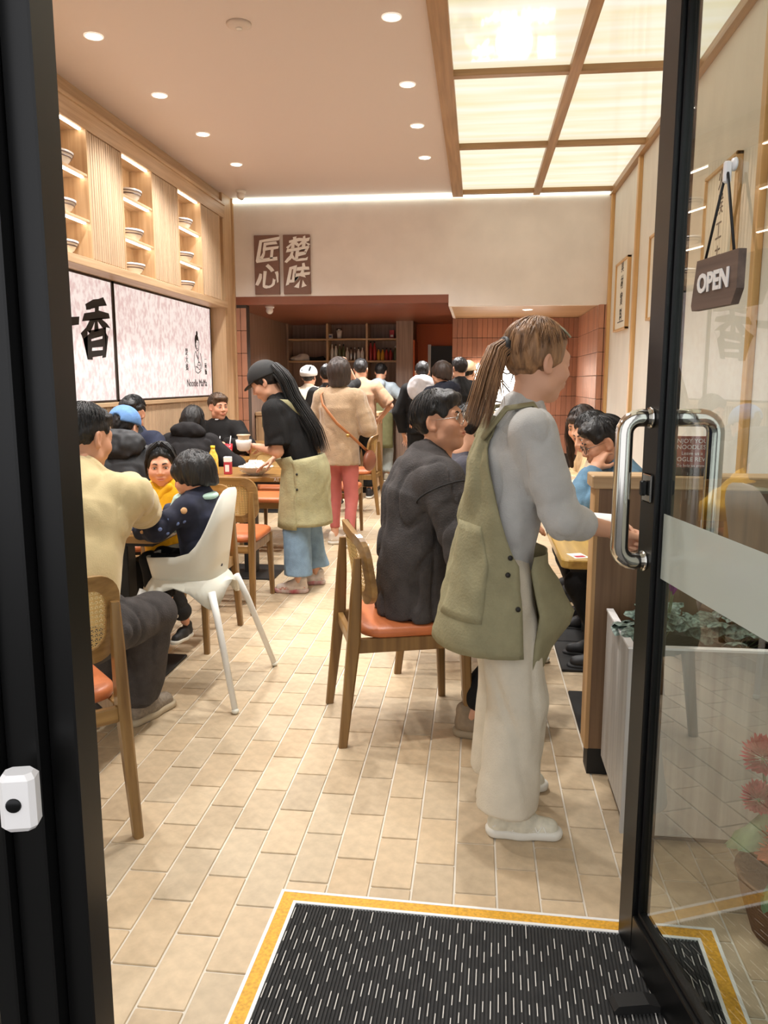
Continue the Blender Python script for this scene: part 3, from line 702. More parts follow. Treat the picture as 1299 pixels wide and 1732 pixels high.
table('oak table beside the wooden divider', .66, 3.38, .66, .68, m=M_tr)
table('oak table with phone between the denim-shirt man and the black-haired diner', .66, 4.30, .62, .98, m=M_tr, cols=((0, -.2), (0, .25)))
table('oak table before the woman with long wavy hair', .66, 5.40, .62, .8, m=M_tr)
# ---- white high chair
def highchair(x, y, deg):
    t = thing('high_chair', 'white plastic high chair holding the toddler', 'high chair', (x, y, 0), math.radians(deg))
    m_ = mat('highchair_plastic', '#e4e3d6', .35)
    n = 40
    def rim(a):
        bk = max(0, -math.sin(a)); return .655 + .29 * (bk ** 1.5) - .015 * max(0, math.sin(a))
    def pt(a, hw, hd, z, yo=0.): 
        c_, s_ = math.cos(a), math.sin(a); e = .55
        return (hw * math.copysign(abs(c_) ** e, c_), yo + hd * math.copysign(abs(s_) ** e, s_), z)
    A = [2 * PI * k / n for k in range(n)]
    rings = []
    for f in (0, .3, .65, 1): rings.append([pt(a, .155 + .03 * f, .15 + .02 * f, .53 + (rim(a) - .53) * f, -.035 * f * max(0, -math.sin(a))) for a in A])
    for f in (1, .65, .3, .0): rings.append([pt(a, .143 + .03 * f, .138 + .02 * f, .545 + (rim(a) - .545) * f, -.035 * f * max(0, -math.sin(a))) for a in A])
    MB().rings(rings).build('seat_shell', m_, t)
    def low(a): return .52 - .10 * (abs(math.sin(2 * a)) ** 1.2)
    rings = [[pt(a, .156, .151, .545) for a in A], [pt(a, .175, .17, .52) for a in A], [pt(a, .205, .20, low(a)) for a in A], [pt(a, .195, .19, low(a)) for a in A], [pt(a, .15, .145, .535) for a in A]]
    MB().rings(rings, cap=False).build('skirt', m_, t)
    for sx in (-1, 1):
        for sy in (-1, 1):
            g = MB().tube([(sx * .165, sy * .16, .50), (sx * .205, sy * .20, .38), (sx * .298, sy * .298, .02)], [.017, .0155, .0135], 12).build('leg', mat('highchair_leg', '#e9e9e4', .3), t)
            MB().sphere((sx * .30, sy * .30, .013), (.017, .017, .013), 12, 8).build('foot_cap', m_, g)
    return t
highchair(-1.305, 3.51, 88)
# ---- oak divider and planter on the right
M_div = wood('divider_walnut', '#8d6f52', '#745840', 'z', .5); M_dive = wood('divider_edge', '#d0a878', '#b8905f', 'z', .45)
dv = thing('room_divider', 'waist-high wooden divider with pale oak cap by the entrance', 'divider', (.41, 2.82, 0))
boxo('panel', (.012, 0, .10), (.97, .11, 1.055), M_div, dv, .002); boxo('end_edge', (0, -.002, .10), (.014, .112, 1.055), M_dive, dv, .001)
boxo('cap', (-.012, -.012, 1.055), (.97, .125, 1.10), M_oakx, dv, .004); boxo('plinth', (.012, .006, 0), (.97, .10, .10), M_blackm, dv)
pl = thing('planter_box', 'pale grey planter trough in front of the wooden divider', 'planter', (.465, 2.38, 0))
M_pl = wood('planter_grey', '#c3bfb8', '#aca7a1', 'z', .4); PW, PD = .90, .41
boxo('side_panel', (0, .018, .09), (.018, PD, .63), M_pl, pl, .001); boxo('front_panel', (0, 0, .03), (PW, .018, .63), M_pl, pl, .001); boxo('end_panel', (PW - .018, .018, .03), (PW, PD, .63), M_pl, pl)
boxo('rim', (-.003, -.004, .63), (PW, .02, .637), M_white, pl); boxo('rim', (-.003, .02, .63), (.02, PD, .637), M_white, pl)
boxo('plinth', (.03, .03, 0), (PW - .03, PD, .09), mat('plinth_charcoal', '#3f3e3c', .5), pl); boxo('soil', (.018, .018, .55), (PW - .018, PD, .575), mat('soil', '#231c17', .95, bump=(60, .5)), pl)
# leaves: heart-shaped cyclamen leaves with silver marbling
def leaf_mesh(name, m, s=1., heart=True):
    mb = MB(); n = 14; V = [(0, 0, 0)]; 
    for k in range(n):
        a = 2 * PI * k / n; r = .5 * (1 + .16 * math.cos(2 * a)) * (1 - (.42 * max(0, math.cos(a - PI)) ** 6 if heart else 0)); r2 = r * .55
        V.append((r2 * math.cos(a) * s, r2 * math.sin(a) * s * .95, -.03 * s))
    for k in range(n):
        a = 2 * PI * k / n; r = .5 * (1 + .16 * math.cos(2 * a)) * (1 - (.42 * max(0, math.cos(a - PI)) ** 6 if heart else 0))
        V.append((r * math.cos(a) * s, r * math.sin(a) * s * .95, (-.15 + .05 * math.sin(5 * a)) * s))
    F = [(0, 1 + k, 1 + (k + 1) % n) for k in range(n)] + [(1 + k, 1 + n + k, 1 + n + (k + 1) % n, 1 + (k + 1) % n) for k in range(n)]
    mb.add(V, F, True); me = mb.mesh(name); me.materials.append(m); return me
M_leaf = mat('cyclamen_leaf', '#8fa596', .5, var=((70, 70, 70), .1), col2='#16241b'); M_pet = mat('petal_magenta', '#a83a9c', .5, var=(40, .2)); M_stem = mat('stem', '#5f6a3e', .6)
lm1 = leaf_mesh('leaf', M_leaf, .09); rl = random.Random(8)
pm = MB(); pm.add([(0, 0, 0), (-.018, .012, .03), (.018, .012, .03), (-.02, .018, .06), (.02, .018, .06), (0, .012, .078), (0, .006, .035)], [(0, 2, 6, 1), (1, 6, 5, 3), (6, 2, 4, 5)], True); pme = pm.mesh('petal'); pme.materials.append(M_pet)
for q, (px_, labl) in enumerate(((.13, 'cyclamen plant with silvery leaves at the divider end of the planter'), (.38, 'cyclamen plant with silvery leaves in the middle of the planter'), (.64, 'cyclamen plant with silvery leaves at the wall end of the planter'))):
    t = thing('cyclamen_plant', labl, 'plant', (.465 + px_, 2.585, .575))
    for k in range(30):
        a = rl.uniform(0, 2 * PI); r = rl.uniform(.02, .15) ; z = .05 + .09 * (1 - r / .17) + rl.uniform(-.015, .02)
        x_, y_ = min(max(r * math.cos(a) * 1.0, -px_ + .01 if q == 0 else -9), 9), r * math.sin(a) * .95
        lf = bpy.data.objects.new('leaf', lm1); COL.objects.link(lf); lf.parent = t; lf.location = (x_, y_, z); lf.rotation_euler = (rl.uniform(-.2, .2) + y_ * -3.5, x_ * 3.5 + rl.uniform(-.2, .2), rl.uniform(0, 6.28)); s_ = rl.uniform(.7, 1.15); lf.scale = (s_, s_, s_)
        if k % 3 == 0: MB().tube([(x_ * .2, y_ * .2, 0), (x_, y_, z)], .002, 5).build('stem', M_stem, t)
    for k in range(5 if q < 2 else 3):
        a = rl.uniform(0, 6.28); x_, y_, z = .05 * math.cos(a), .05 * math.sin(a), .16 + rl.uniform(0, .06)
        st = MB().tube([(x_ * .3, y_ * .3, 0), (x_, y_, z * .8), (x_ * 1.1, y_ * 1.1, z)], .0022, 5).build('flower_stem', M_stem, t)
        for j in range(5):
            p = bpy.data.objects.new('petal', pme); COL.objects.link(p); p.parent = st; p.location = (x_ * 1.1, y_ * 1.1, z); p.rotation_euler = (.35, 0, j * 1.256); p.scale = (1.15, 1.15, 1.05)
# card stand on the divider
cs = thing('card_stand', 'terracotta review card in a dark wooden stand on the divider cap', 'card stand', (.735, 2.86, 1.10))
boxo('block', (-.09, -.022, 0), (.09, .022, .028), mat('stand_wood', '#3a2c24', .5), cs, .003); boxo('card', (-.075, -.003, .02), (.075, .003, .135), mat('card_terracotta', '#9d5a4c', .5), cs, .001)
for k, (s_, tx_) in enumerate(((.021, 'ENJOY YOUR'), (.021, 'NOODLES?'), (.017, 'Leave us a'), (.021, 'GOOGLE REVIEW'), (.014, 'To help us grow!'))):
    q = text_mesh('card_text', tx_, s_, M_plw, cs, ext=.0003); q.rotation_euler = RB; q.location = (0, -.0036, .118 - .021 * k)
# flower arrangement by the door
fa = thing('flower_basket', 'flower arrangement of pink and orange blooms in a basket behind the glass door', 'flowers', (.84, 2.00, 0))
MB().lathe([(.10, 0), (.13, .09), (.145, .16), (.15, .165), (.135, .16), (.12, .15), (.002, .15)], 24).build('basket', mat('basket', '#7b5636', .7, bump=(60, .5)), fa)
M_pk = mat('bloom_pink', '#dc5f9a', .6, var=(50, .2)); M_ob = mat('bloom_orange', '#d2724a', .6, var=(50, .2)); M_rd = mat('bloom_red', '#a83445', .6, var=(50, .2)); M_gl = mat('leaf_green', '#5d7350', .5, var=(30, .25))
def bloom(m, r, kind):
    mb = MB()
    for k in range(220):
        ph = k * 2.39996; zt = 1 - 1.75 * (k + .5) / 220; rr = math.sqrt(max(0, 1 - zt * zt)); d = Vector((rr * math.cos(ph), rr * math.sin(ph), zt)); s1 = d.cross(Vector((0, 0, 1))); s1 = s1.normalized() if s1.length > .01 else Vector((1, 0, 0)); w_ = r * (.12 if kind else .22)
        p0 = d * r * .35; p1 = d * r * .8 + Vector((0, 0, r * .05)); p2 = d * r * (1 + .08 * math.sin(k)) + Vector((0, 0, r * .12))
        mb.add([p0, p1 + s1 * w_, p1 - s1 * w_, p2], [(0, 1, 3, 2)], False)
    return mb
for k, (m_, r, x_, y_, z, kd) in enumerate(((M_pk, .06, -.02, -.10, .37, 1), (M_ob, .065, -.07, -.04, .27, 0), (M_rd, .055, -.09, .05, .46, 1), (M_rd, .06, .0, .08, .40, 0), (M_pk, .05, .09, -.05, .42, 1), (M_ob, .055, .08, .06, .33, 0), (M_rd, .045, -.11, .0, .37, 1))):
    MB().tube([(x_ * .3, y_ * .3, .14), (x_ * .8, y_ * .8, z * .7), (x_, y_, z)], .004, 6).build('stem', M_gl, fa)
    o = bloom(m_, r, kd).build('bloom', m_, fa); o.location = (x_, y_, z)
lm2 = leaf_mesh('leaf', M_gl, .12, False)
for k in range(16):
    a = k * .39; lf = bpy.data.objects.new('leaf', lm2); COL.objects.link(lf); lf.parent = fa; lf.location = (.12 * math.cos(a), .12 * math.sin(a), .2 + .03 * (k % 5)); lf.rotation_euler = (rl.uniform(-.5, .5), .6, a); lf.scale = (1.2, .7, 1)
# framed pictures on the right wall
M_paper = mat('picture_paper', '#e6e2d6', .8)
def picture(label, y0, y1, z0, z1, t_):
    p = thing('framed_picture', label, 'picture', (XR, (y0 + y1) / 2, z0)); h = (y1 - y0) / 2; H = z1 - z0
    for a, b in (((-.035, -h, 0), (0, -h + .02, H)), ((-.035, h - .02, 0), (0, h, H)), ((-.035, -h, 0), (0, h, .02)), ((-.035, -h, H - .02), (0, h, H))): boxo('frame_bar', a, b, M_trim, p, .002)
    boxo('paper', (-.02, -h + .02, .02), (-.012, h - .02, H - .02), M_paper, p)
    q = text_mesh('brush_text', t_, (y1 - y0) * .20, M_ink, p, vertical=True, spacing=1.15); q.rotation_euler = RR; q.location = (-.0215, .0, H * .56)
    boxo('caption', (-.0212, -h * .5, H * .12), (-.0205, h * .5, H * .135), M_dark, p)
picture('oak framed calligraphy picture nearest the plaster header wall', 7.85, 8.52, 1.905, 2.565, '真材實料')
picture('oak framed calligraphy picture partly behind the door stile', 6.25, 6.92, 1.905, 2.565, '手工拉麵')
picture('oak framed calligraphy picture behind the OPEN sign', 4.70, 5.32, 1.97, 2.63, '火候工夫')
# ---- bowls in the lit niches
M_porc = mat('porcelain', '#eee8e0', .25); M_blue = mat('bowl_stripe', '#6d5a55', .4)
bp = thing('noodle_bowl', 'white striped bowl displayed in a lit cabinet niche', 'bowl', (0, 0, 0), 0, 'display bowls in the cabinet niches')
MB().lathe([(.045, 0), (.05, .012), (.085, .035), (.115, .075), (.125, .095), (.118, .095), (.08, .04), (.002, .022)], 28).build('bowl_body', M_porc, bp)
for z, r in ((.06, .1045), (.08, .1188)): MB().lathe([(r, z - .004), (r + .0025, z - .004), (r + .005, z + .004), (r + .002, z + .004)], 28, cap=False).build('stripe', M_blue, bp)
first = True
for i in (4, 6, 8):
    for kz_, z in enumerate(rows[:3]):
        o = bp if first else copy_tree(bp); first = False; o.location = (XL + .075 + .03, (bays[i] + bays[i + 1]) / 2 + .06, z); o.scale = (.7, 1.0, 1.0); o['label'] = 'striped white bowl on the %s shelf of the niche %s' % (('bottom', 'middle', 'top')[kz_], {4: 'nearest the black jamb', 6: 'between two fluted doors mid-cabinet', 8: 'nearest the oak pilaster'}[i])
# ---- props
def bottle(label, x, y, z, prof, mb_, mc, cat='bottle', group=None, capz=None, lab=None):
    t = thing('bottle', label, cat, (x, y, z), 0, group); MB().lathe(prof, 18).build('body', mb_, t); r, zt = capz
    MB().lathe([(.001, zt), (r, zt), (r, zt + .022), (.001, zt + .022)], 14).build('cap', mc, t)
    if lab: MB().lathe([(lab[0], lab[1]), (lab[0], lab[2])], 18, cap=False).build('wrapper', lab[3], t)
    return t
M_juice = mat('juice_orange', '#eda42c', .2, var=((40, 40, 30), .3), col2='#f2dc6a', coat=.4); M_yc = mat('cap_yellow', '#f3d02b', .4); M_redc = mat('carton_red', '#b43a44', .5)
bottle('orange juice bottle with bright yellow cap on the table behind the toddler', -1.89, 5.62, .75, [(.034, 0), (.037, .01), (.037, .11), (.034, .14), (.018, .175), (.014, .19)], M_juice, M_yc, capz=(.016, .19))
t = thing('drink_carton', 'small red and white carton beside the juice bottle', 'carton', (-1.80, 5.68, .75)); boxo('box', (-.026, -.022, 0), (.026, .022, .09), M_redc, t, .003); boxo('white_top', (-.0262, -.0222, .09), (.0262, .0222, .128), M_plw, t, .003); boxo('print', (-.015, -.0226, .02), (.015, -.0222, .07), M_plw, t)
nb = thing('noodle_bowl_full', 'shallow white bowl heaped with pale noodles on the table before the server', 'bowl', (-1.585, 5.66, .75)); MB().lathe([(.045, 0), (.05, .008), (.10, .035), (.125, .06), (.128, .064), (.118, .062), (.06, .03), (.002, .03)], 32).build('bowl_body', M_porc, nb)
nm_ = MB(); rn = random.Random(2); M_noo = mat('noodle_pale', '#ece5d6', .5)
for k in range(60):
    a = rn.uniform(0, 6.28); r = rn.uniform(.0, .07); p0 = Vector((r * math.cos(a), r * math.sin(a), .055 + .05 * (1 - r / .075)))
    nm_.tube([p0 + Vector((.05 * math.cos(a + j * .6), .05 * math.sin(a + j * .6), .012 * math.sin(j + k) - .012 * j)) * (1 if j else .2) for j in range(5)], .004, 5)
s_ = SDF().ell((0, 0, .055), (.082, .082, .05)); V_, Q_ = s_.surface(.008); link('noodle_mound', np_mesh('noodle_mound', [(V_, Q_)]), M_noo, nb); o = nm_.build('noodles', M_noo, nb); o['kind'] = 'stuff'
M_rdrink = mat('red_drink', '#b8323c', .15, coat=.5); M_straw = mat('straw_white', '#f1efec', .4)
for k, (x, y) in enumerate(((-2.28, 6.92), (-2.38, 6.98), (-2.20, 6.98), (-2.47, 6.90))):
    t = thing('drink_glass', 'tall glass of red drink with straw before the man in the black sweater', 'glass', (x, y, .75), 0, 'red drinks on one table'); MB().lathe([(.03, 0), (.036, .12), (.033, .12), (.03, .115), (.002, .115)], 16).build('glass_body', M_rdrink, t)
    MB().tube([(0, 0, .05), (.02, .01, .19)], .004, 6).build('straw', M_straw, t)
t = thing('jam_jar', 'small pale jar on the table beside the red drinks', 'jar', (-2.12, 6.70, .75)); MB().lathe([(.03, 0), (.034, .01), (.034, .06), (.026, .075), (.002, .076)], 16).build('body', M_porc, t); MB().lathe([(.03, .076), (.03, .09), (.002, .092)], 16).build('lid', mat('lid_tan', '#c9a37a', .5), t)
t = thing('phone', 'black phone lying on the oak table near the denim-shirt man', 'phone', (.50, 4.22, .75), .4); boxo('body', (-.037, -.075, 0), (.037, .075, .009), M_black, t, .003); boxo('screen', (-.034, -.071, .009), (.034, .071, .0095), mat('phone_screen', '#0c0d10', .08), t)
for (x, y, l) in ((.52, 4.52, 'white bowl on the table before the cream cardigan woman'), (.58, 5.30, 'white bowl before the woman with long wavy hair')):
    t = thing('soup_bowl', l, 'bowl', (x, y, .75)); MB().lathe([(.04, 0), (.045, .01), (.085, .045), (.10, .07), (.094, .07), (.06, .035), (.002, .03)], 24).build('bowl_body', M_porc, t); MB().lathe([(.002, .052), (.082, .052), (.08, .05), (.002, .05)], 20).build('soup', mat('soup', '#a85a2c', .2), t)
t = thing('menu_card', 'small printed card lying on the oak table by the divider', 'card', (.40, 3.12, .75), .3); boxo('sheet', (-.03, -.045, 0), (.03, .045, .002), M_paper, t); boxo('red_print', (-.02, -.03, .002), (.02, 0, .0024), M_redc, t)
# ---- serving counter and what stands on it
ct = thing('serving_counter', 'oak fronted serving counter under the brown soffit', 'counter', (-2.83, 10.15, 0))
boxo('body', (0, 0, .08), (1.58, .55, .985), M_oak, ct, .003); boxo('worktop', (-.0, -.02, .985), (1.60, .57, 1.03), M_oakx, ct, .004); boxo('plinth', (.02, .03, 0), (1.56, .5, .08), M_blackm, ct)
for k in range(3): boxo('front_panel', (.03 + k * .52, -.008, .1), (.53 + k * .52, 0, .97), M_oak, ct, .002)
s_ = SDF().ell((0, 0, .07), (.13, .15, .10)).cut((0, 0, 0), (0, 0, 1)); V_, Q_ = s_.surface(.01)
t = thing('black_bag', 'rounded black bag resting on the counter beside the oak pilaster', 'bag', (-2.62, 10.32, 1.03)); link('bag_body', np_mesh('bag_body', [(V_, Q_)]), M_blackm, t); MB().tube([(-.08, 0, .14), (-.05, -.02, .2), (.05, -.02, .2), (.08, 0, .14)], .008, 6).build('strap', M_blackm, t)
M_bot = [mat('bottle_white', '#dcdad6', .3), mat('bottle_green', '#5d6647', .2), mat('bottle_dark', '#2c2a2b', .2), mat('bottle_blue', '#3c5580', .3), mat('bottle_red', '#a8332f', .3), mat('bottle_yellow', '#d9a531', .3), mat('can_silver', '#b6b5b3', .25, .8)]
BP = [(.03, 0), (.034, .01), (.034, .12), (.026, .15), (.013, .17), (.013, .19)]
for k in range(9):
    o = bottle('assorted sauce bottle crowded at the counter end nearest the oak pilaster', -2.50 + .062 * (k % 5) + .03 * (k // 5), 10.44 + .075 * (k // 5), 1.03, [(r * .8, z * (1.1 + .25 * ((k * 7) % 3))) for r, z in BP], M_bot[k % 4], M_bot[(k * 3 + 2) % 7], group='sauce bottles on the counter', capz=(.012, .19 * (1.1 + .25 * ((k * 7) % 3))))
t = thing('snack_packet', 'blue and white packet standing on the counter', 'packet', (-2.30, 10.25, 1.03)); MB().prism([(-.06, 0), (.06, 0), (.055, .17), (.02, .19), (-.05, .17)], .05, 1, -.025).build('packet', mat('packet_white', '#dedfe2', .5), t); boxo('blue_print', (-.045, -.0265, .05), (.045, -.025, .13), M_bot[3], t)
t = thing('leaflet_stand', 'red and white menu leaflet stand on the counter', 'leaflet', (-1.98, 10.2, 1.03)); MB().prism([(0, 0), (.02, .2), (.028, .2), (.06, 0)], .14, 0, -.07).build('stand', M_plw, t); boxo('red_panel', (-.06, -.004, .08), (.06, .012, .15), M_redc, t)
# ---- back shelves
sh = thing('back_shelves', 'grey walnut wall shelves with three columns behind the counter', 'shelf', (-2.84, 11.98, 0))
for x in (0, .60, 1.19, 1.66): boxo('upright', (x, 0, .0), (x + .03, .32, 2.265), M_oak if x in (.60, 1.19) else M_walnut, sh, .002)
for z in (1.70, 2.02): 
    for x0, x1 in ((.03, .60), (.63, 1.19), (1.22, 1.66)): boxo('shelf', (x0, .0, z), (x1, .30, z + .025), M_oakx, sh, .002)
boxo('back_board', (0, .30, 0), (1.69, .32, 2.265), M_walnut, sh); boxo('low_counter', (.03, -.12, .85), (1.66, .30, .9), M_steel, sh, .003); boxo('low_cabinet', (.03, -.1, 0), (1.66, .3, .85), M_walnut, sh, .003)
rk = random.Random(4)
for k in range(9): o = bottle('bottle in the row on the middle column of the back shelves', -2.17 + .057 * k, 12.08, 1.725, [(r * .75, z * (1.15 if k < 4 else .9)) for r, z in BP], M_bot[(0, 0, 1, 1, 0, 6, 6, 0, 0)[k]], M_bot[2 if k % 2 else 0], group='bottles on the middle back shelf', capz=(.011, .19 * (1.15 if k < 4 else .9)))
for k in range(6): o = bottle('red or yellow can in the row on the corridor-side column of the back shelves', -1.59 + .06 * k, 12.08, 1.725, [(r * .75, z * (1.35 if k < 2 else .85)) for r, z in BP], M_bot[(4, 4, 5, 5, 4, 4)[k]], M_bot[2], group='cans on the end back shelf', capz=(.011, .19 * (1.35 if k < 2 else .85)))
o = bottle('single dark bottle at the end of the back shelf', -1.22, 12.08, 1.725, [(r * .7, z) for r, z in BP], M_bot[1], M_bot[0], capz=(.011, .19))
t = thing('coffee_cup', 'white paper coffee cup with lid on the top back shelf', 'cup', (-2.06, 12.08, 2.045)); MB().lathe([(.03, 0), (.042, .12), (.002, .12)], 16).build('cup_body', M_porc, t); MB().lathe([(.045, .12), (.045, .135), (.036, .15), (.002, .15)], 16).build('lid', M_bot[6], t)
for x, l in ((-2.19, 'small white box on the top back shelf'), (-1.27, 'red tin on the top back shelf')):
    t = thing('small_box', l, 'box', (x, 12.08, 2.045)); boxo('carton', (-.035, -.03, 0), (.035, .03, .07 if x < -2 else .12), M_porc if x < -2 else M_redc, t, .003); boxo('carton_label', (-.02, -.0312, .02), (.02, -.030, .05), M_bot[3] if x < -2 else M_plw, t)
s_ = SDF().ell((0, 0, .03), (.16, .09, .05)).ell((.05, 0, .07), (.08, .05, .035), k=.03).cut((0, 0, 0), (0, 0, 1)).wrinkle(30, .008); V_, Q_ = s_.surface(.01)
o = link('folded_cloth', np_mesh('folded_cloth', [(V_, Q_)]), M_porc); o.location = (-2.66, 12.1, 1.725); tag(o, 'crumpled white cloth on the back shelf beside the kitchen wall', 'cloth')
s_ = SDF().cone((-.14, 0, .03), (.14, 0, .025), .03, .02).cone((.05, 0, .03), (.12, -.03, .05), .02, .02); V_, Q_ = s_.surface(.009)
o = link('work_gloves', np_mesh('work_gloves', [(V_, Q_)]), M_blackm); o.location = (-2.43, 12.1, 1.725); tag(o, 'black bundled gloves beside the crumpled white cloth', 'gloves')
# ================================================================== PEOPLE
def nz(v): v = np.array(v, float); return v / max(np.linalg.norm(v), 1e-9)
def rotm(yaw=0, pitch=0, roll=0):
    y, p, r = [math.radians(a) for a in (yaw, -pitch, roll)]
    Rz = np.array([[math.cos(y), -math.sin(y), 0], [math.sin(y), math.cos(y), 0], [0, 0, 1]])
    Rx = np.array([[1, 0, 0], [0, math.cos(p), -math.sin(p)], [0, math.sin(p), math.cos(p)]])
    Ry = np.array([[math.cos(r), 0, math.sin(r)], [0, 1, 0], [-math.sin(r), 0, math.cos(r)]])
    return Rz @ Rx @ Ry
def ik(a, t, l1, l2, pole):
    a, t = np.array(a, float), np.array(t, float); d = t - a; L_ = np.linalg.norm(d)
    if L_ > (l1 + l2) * .995: t = a + d / L_ * (l1 + l2) * .995; d = t - a; L_ = np.linalg.norm(d)
    n = d / max(L_, 1e-6); x = (l1 * l1 - l2 * l2 + L_ * L_) / (2 * L_); h = math.sqrt(max(l1 * l1 - x * x, 0))
    p = np.array(pole, float); p = nz(p - n * (p @ n)); return a + n * x + p * h, t
def tubes(strands, sides=4):
    """strands: list of (pts Nx3, r0, r1)"""
    VV, QQ, o = [], [], 0
    for P, r0, r1 in strands:
        P = np.asarray(P, float); n = len(P); T = np.gradient(P, axis=0); T /= np.maximum(np.linalg.norm(T, axis=1), 1e-9)[:, None]
        ref = np.array([.3, .5, .81]); A = np.cross(T, ref); A /= np.maximum(np.linalg.norm(A, axis=1), 1e-6)[:, None]; B = np.cross(T, A)
        r = np.linspace(0, 1, n); r = (r0 * (1 - r) + r1 * r) * np.minimum(1, 1.05 - r ** 6)
        ang = np.arange(sides) * 2 * PI / sides
        V = P[:, None, :] + r[:, None, None] * (A[:, None, :] * np.cos(ang)[None, :, None] + B[:, None, :] * np.sin(ang)[None, :, None])
        VV.append(V.reshape(-1, 3)); i = np.arange(n - 1)[:, None] * sides; k = np.arange(sides)[None, :]; k2 = (k + 1) % sides
        QQ.append(np.stack([i + k, i + k2, i + sides + k2, i + sides + k], -1).reshape(-1, 4) + o); o += n * sides
    return np.concatenate(VV), np.concatenate(QQ)

# ---- head template (facing +y, origin between the ears)
HEADC = {}
def head_geo(kind, h):
    if (kind, h) in HEADC: return HEADC[(kind, h)]
    f, c = kind == 'f', kind == 'c'; s = SDF()
    s.ell((0, -.014, .032), (.074, .094, .088), k=.02)
    s.ell((0, .022, -.030), (.060 if not f else .057, .066, .084 if not c else .076), k=.03)
    s.ball((0, .058, -.094 if not c else -.082), .024 if not f else .020, k=.03)
    for q in (-1, 1):
        s.ball((q * (.044 if not f else .040), .010, -.068 if not c else -.05), .024 if not c else .03, k=.03)
        s.ball((q * .036, .058, -.028), .026 if not c else .032, k=.025)
    s.cone((-.034, .072, .024), (.034, .072, .024), .014, .014, k=.02)
    for q in (-1, 1): s.ell((q * .032, .098, .002), (.019, .017, .012), k=.012, op=-1)
    for q in (-1, 1): s.ball((q * .031, .073, .0015), .0145, k=.006)
    for q in (-1, 1): s.cone((q * .017, .084, .010), (q * .045, .078, .008), .0042, .0038, k=.005)
    s.cone((0, .082, .018), (0, .102 if not c else .097, -.024), .008, .0125, k=.012)
    for q in (-1, 1): s.ell((q * .012, .094 if not c else .090, -.030), (.0095, .011, .008), k=.007)
    for q in (-1, 1): s.ball((q * .006, .100, -.0385), .0038, k=.004, op=-1)
    s.ell((0, .080, -.058), (.026, .016, .015), k=.015)
    s.ell((0, .0905, -.0545), (.0225, .008, .0050), k=.004); s.ell((0, .0895, -.0655), (.019, .0085, .0058), k=.004)
    s.cone((-.021, .094, -.0600), (.021, .094, -.0600), .0022, .0022, k=.003, op=-1)
    for q in (-1, 1):
        R = rotm(q * 22, 0, 0); s.ell((q * .076, -.010, -.004), (.009, .020, .033), R, k=.008); s.ell((q * .083, -.004, .000), (.006, .011, .020), R, k=.005, op=-1); s.ball((q * .074, .000, -.028), .008, k=.006)
    s.cone((0, -.018, -.05), (0, -.024, -.13), .050 if not f else .043, .050 if not f else .043, k=.03)
    V, Q = s.surface(h); col = np.ones((len(V), 3))
    lip = np.exp(-(np.maximum(0, np.abs(V[:, 0]) - .012) / .006) ** 2 - ((V[:, 2] + .060) / .0075) ** 2 * 1.) * (V[:, 1] > .078)
    chk = np.exp(-((np.abs(V[:, 0]) - .042) / .022) ** 2 - ((V[:, 2] + .025) / .024) ** 2) * (V[:, 1] > .02)
    ear = (np.abs(V[:, 0]) > .070) * .5 * (V[:, 2] < .03)
    red = np.clip(lip * .95 + chk * .22 + ear * .25, 0, 1)[:, None]; col = col * (1 - red * np.array([.18, .48, .44]))
    HEADC[(kind, h)] = (V, Q, col); return HEADC[(kind, h)]
# ---- hand template: wrist at origin, fingers +y, back of the hand +z, thumb at -x (right hand)
HANDC = {}
def hand_geo(curl, h, spread=1.):
    key = (curl, h)
    if key in HANDC: return HANDC[key]
    s = SDF(); c1, c2, c3, th = curl
    for x, y in ((-.028, .088), (-.0095, .092), (.0095, .089), (.026, .082)): s.cone((x * .55, .004, 0), (x, y, 0), .0155, .0115, k=.014, n=(0, 0, 1), f=.85)
    s.cone((0, -.05, 0), (0, .02, 0), .026, .024, k=.02, n=(0, 0, 1), f=.75)
    for i, (x, y, L_) in enumerate(((-.028, .088, .070), (-.0095, .092, .079), (.0095, .089, .073), (.026, .082, .057))):
        p = np.array([x, y, 0.]); a = 0.; r = .0092 if i < 3 else .0078; sx = (i - 1.4) * .05
        for k, (f, cu) in enumerate(((.44, c1), (.31, c2), (.25, c3))):
            a += math.radians(cu + (i - 1.5) * 4); q = p + L_ * f * np.array([sx, math.cos(a), -math.sin(a)]); s.cone(p, q, r, r * .9, k=.004); p = q; r *= .9
    p = np.array([-.024, .018, -.006]); d = nz((-.75, .62, -.25 - th * .5)); q = p + d * .042; s.cone(p, q, .0145, .0105, k=.012); d2 = nz((-.45 + th * .6, .80, -.3 - th * .4)); r_ = q + d2 * .030; s.cone(q, r_, .0102, .0090, k=.005); s.cone(r_, r_ + nz(d2 + np.array([.2 * th, .1, -.1])) * .022, .0090, .0072, k=.004)
    V, Q = s.surface(h); HANDC[key] = (V, Q); return HANDC[key]
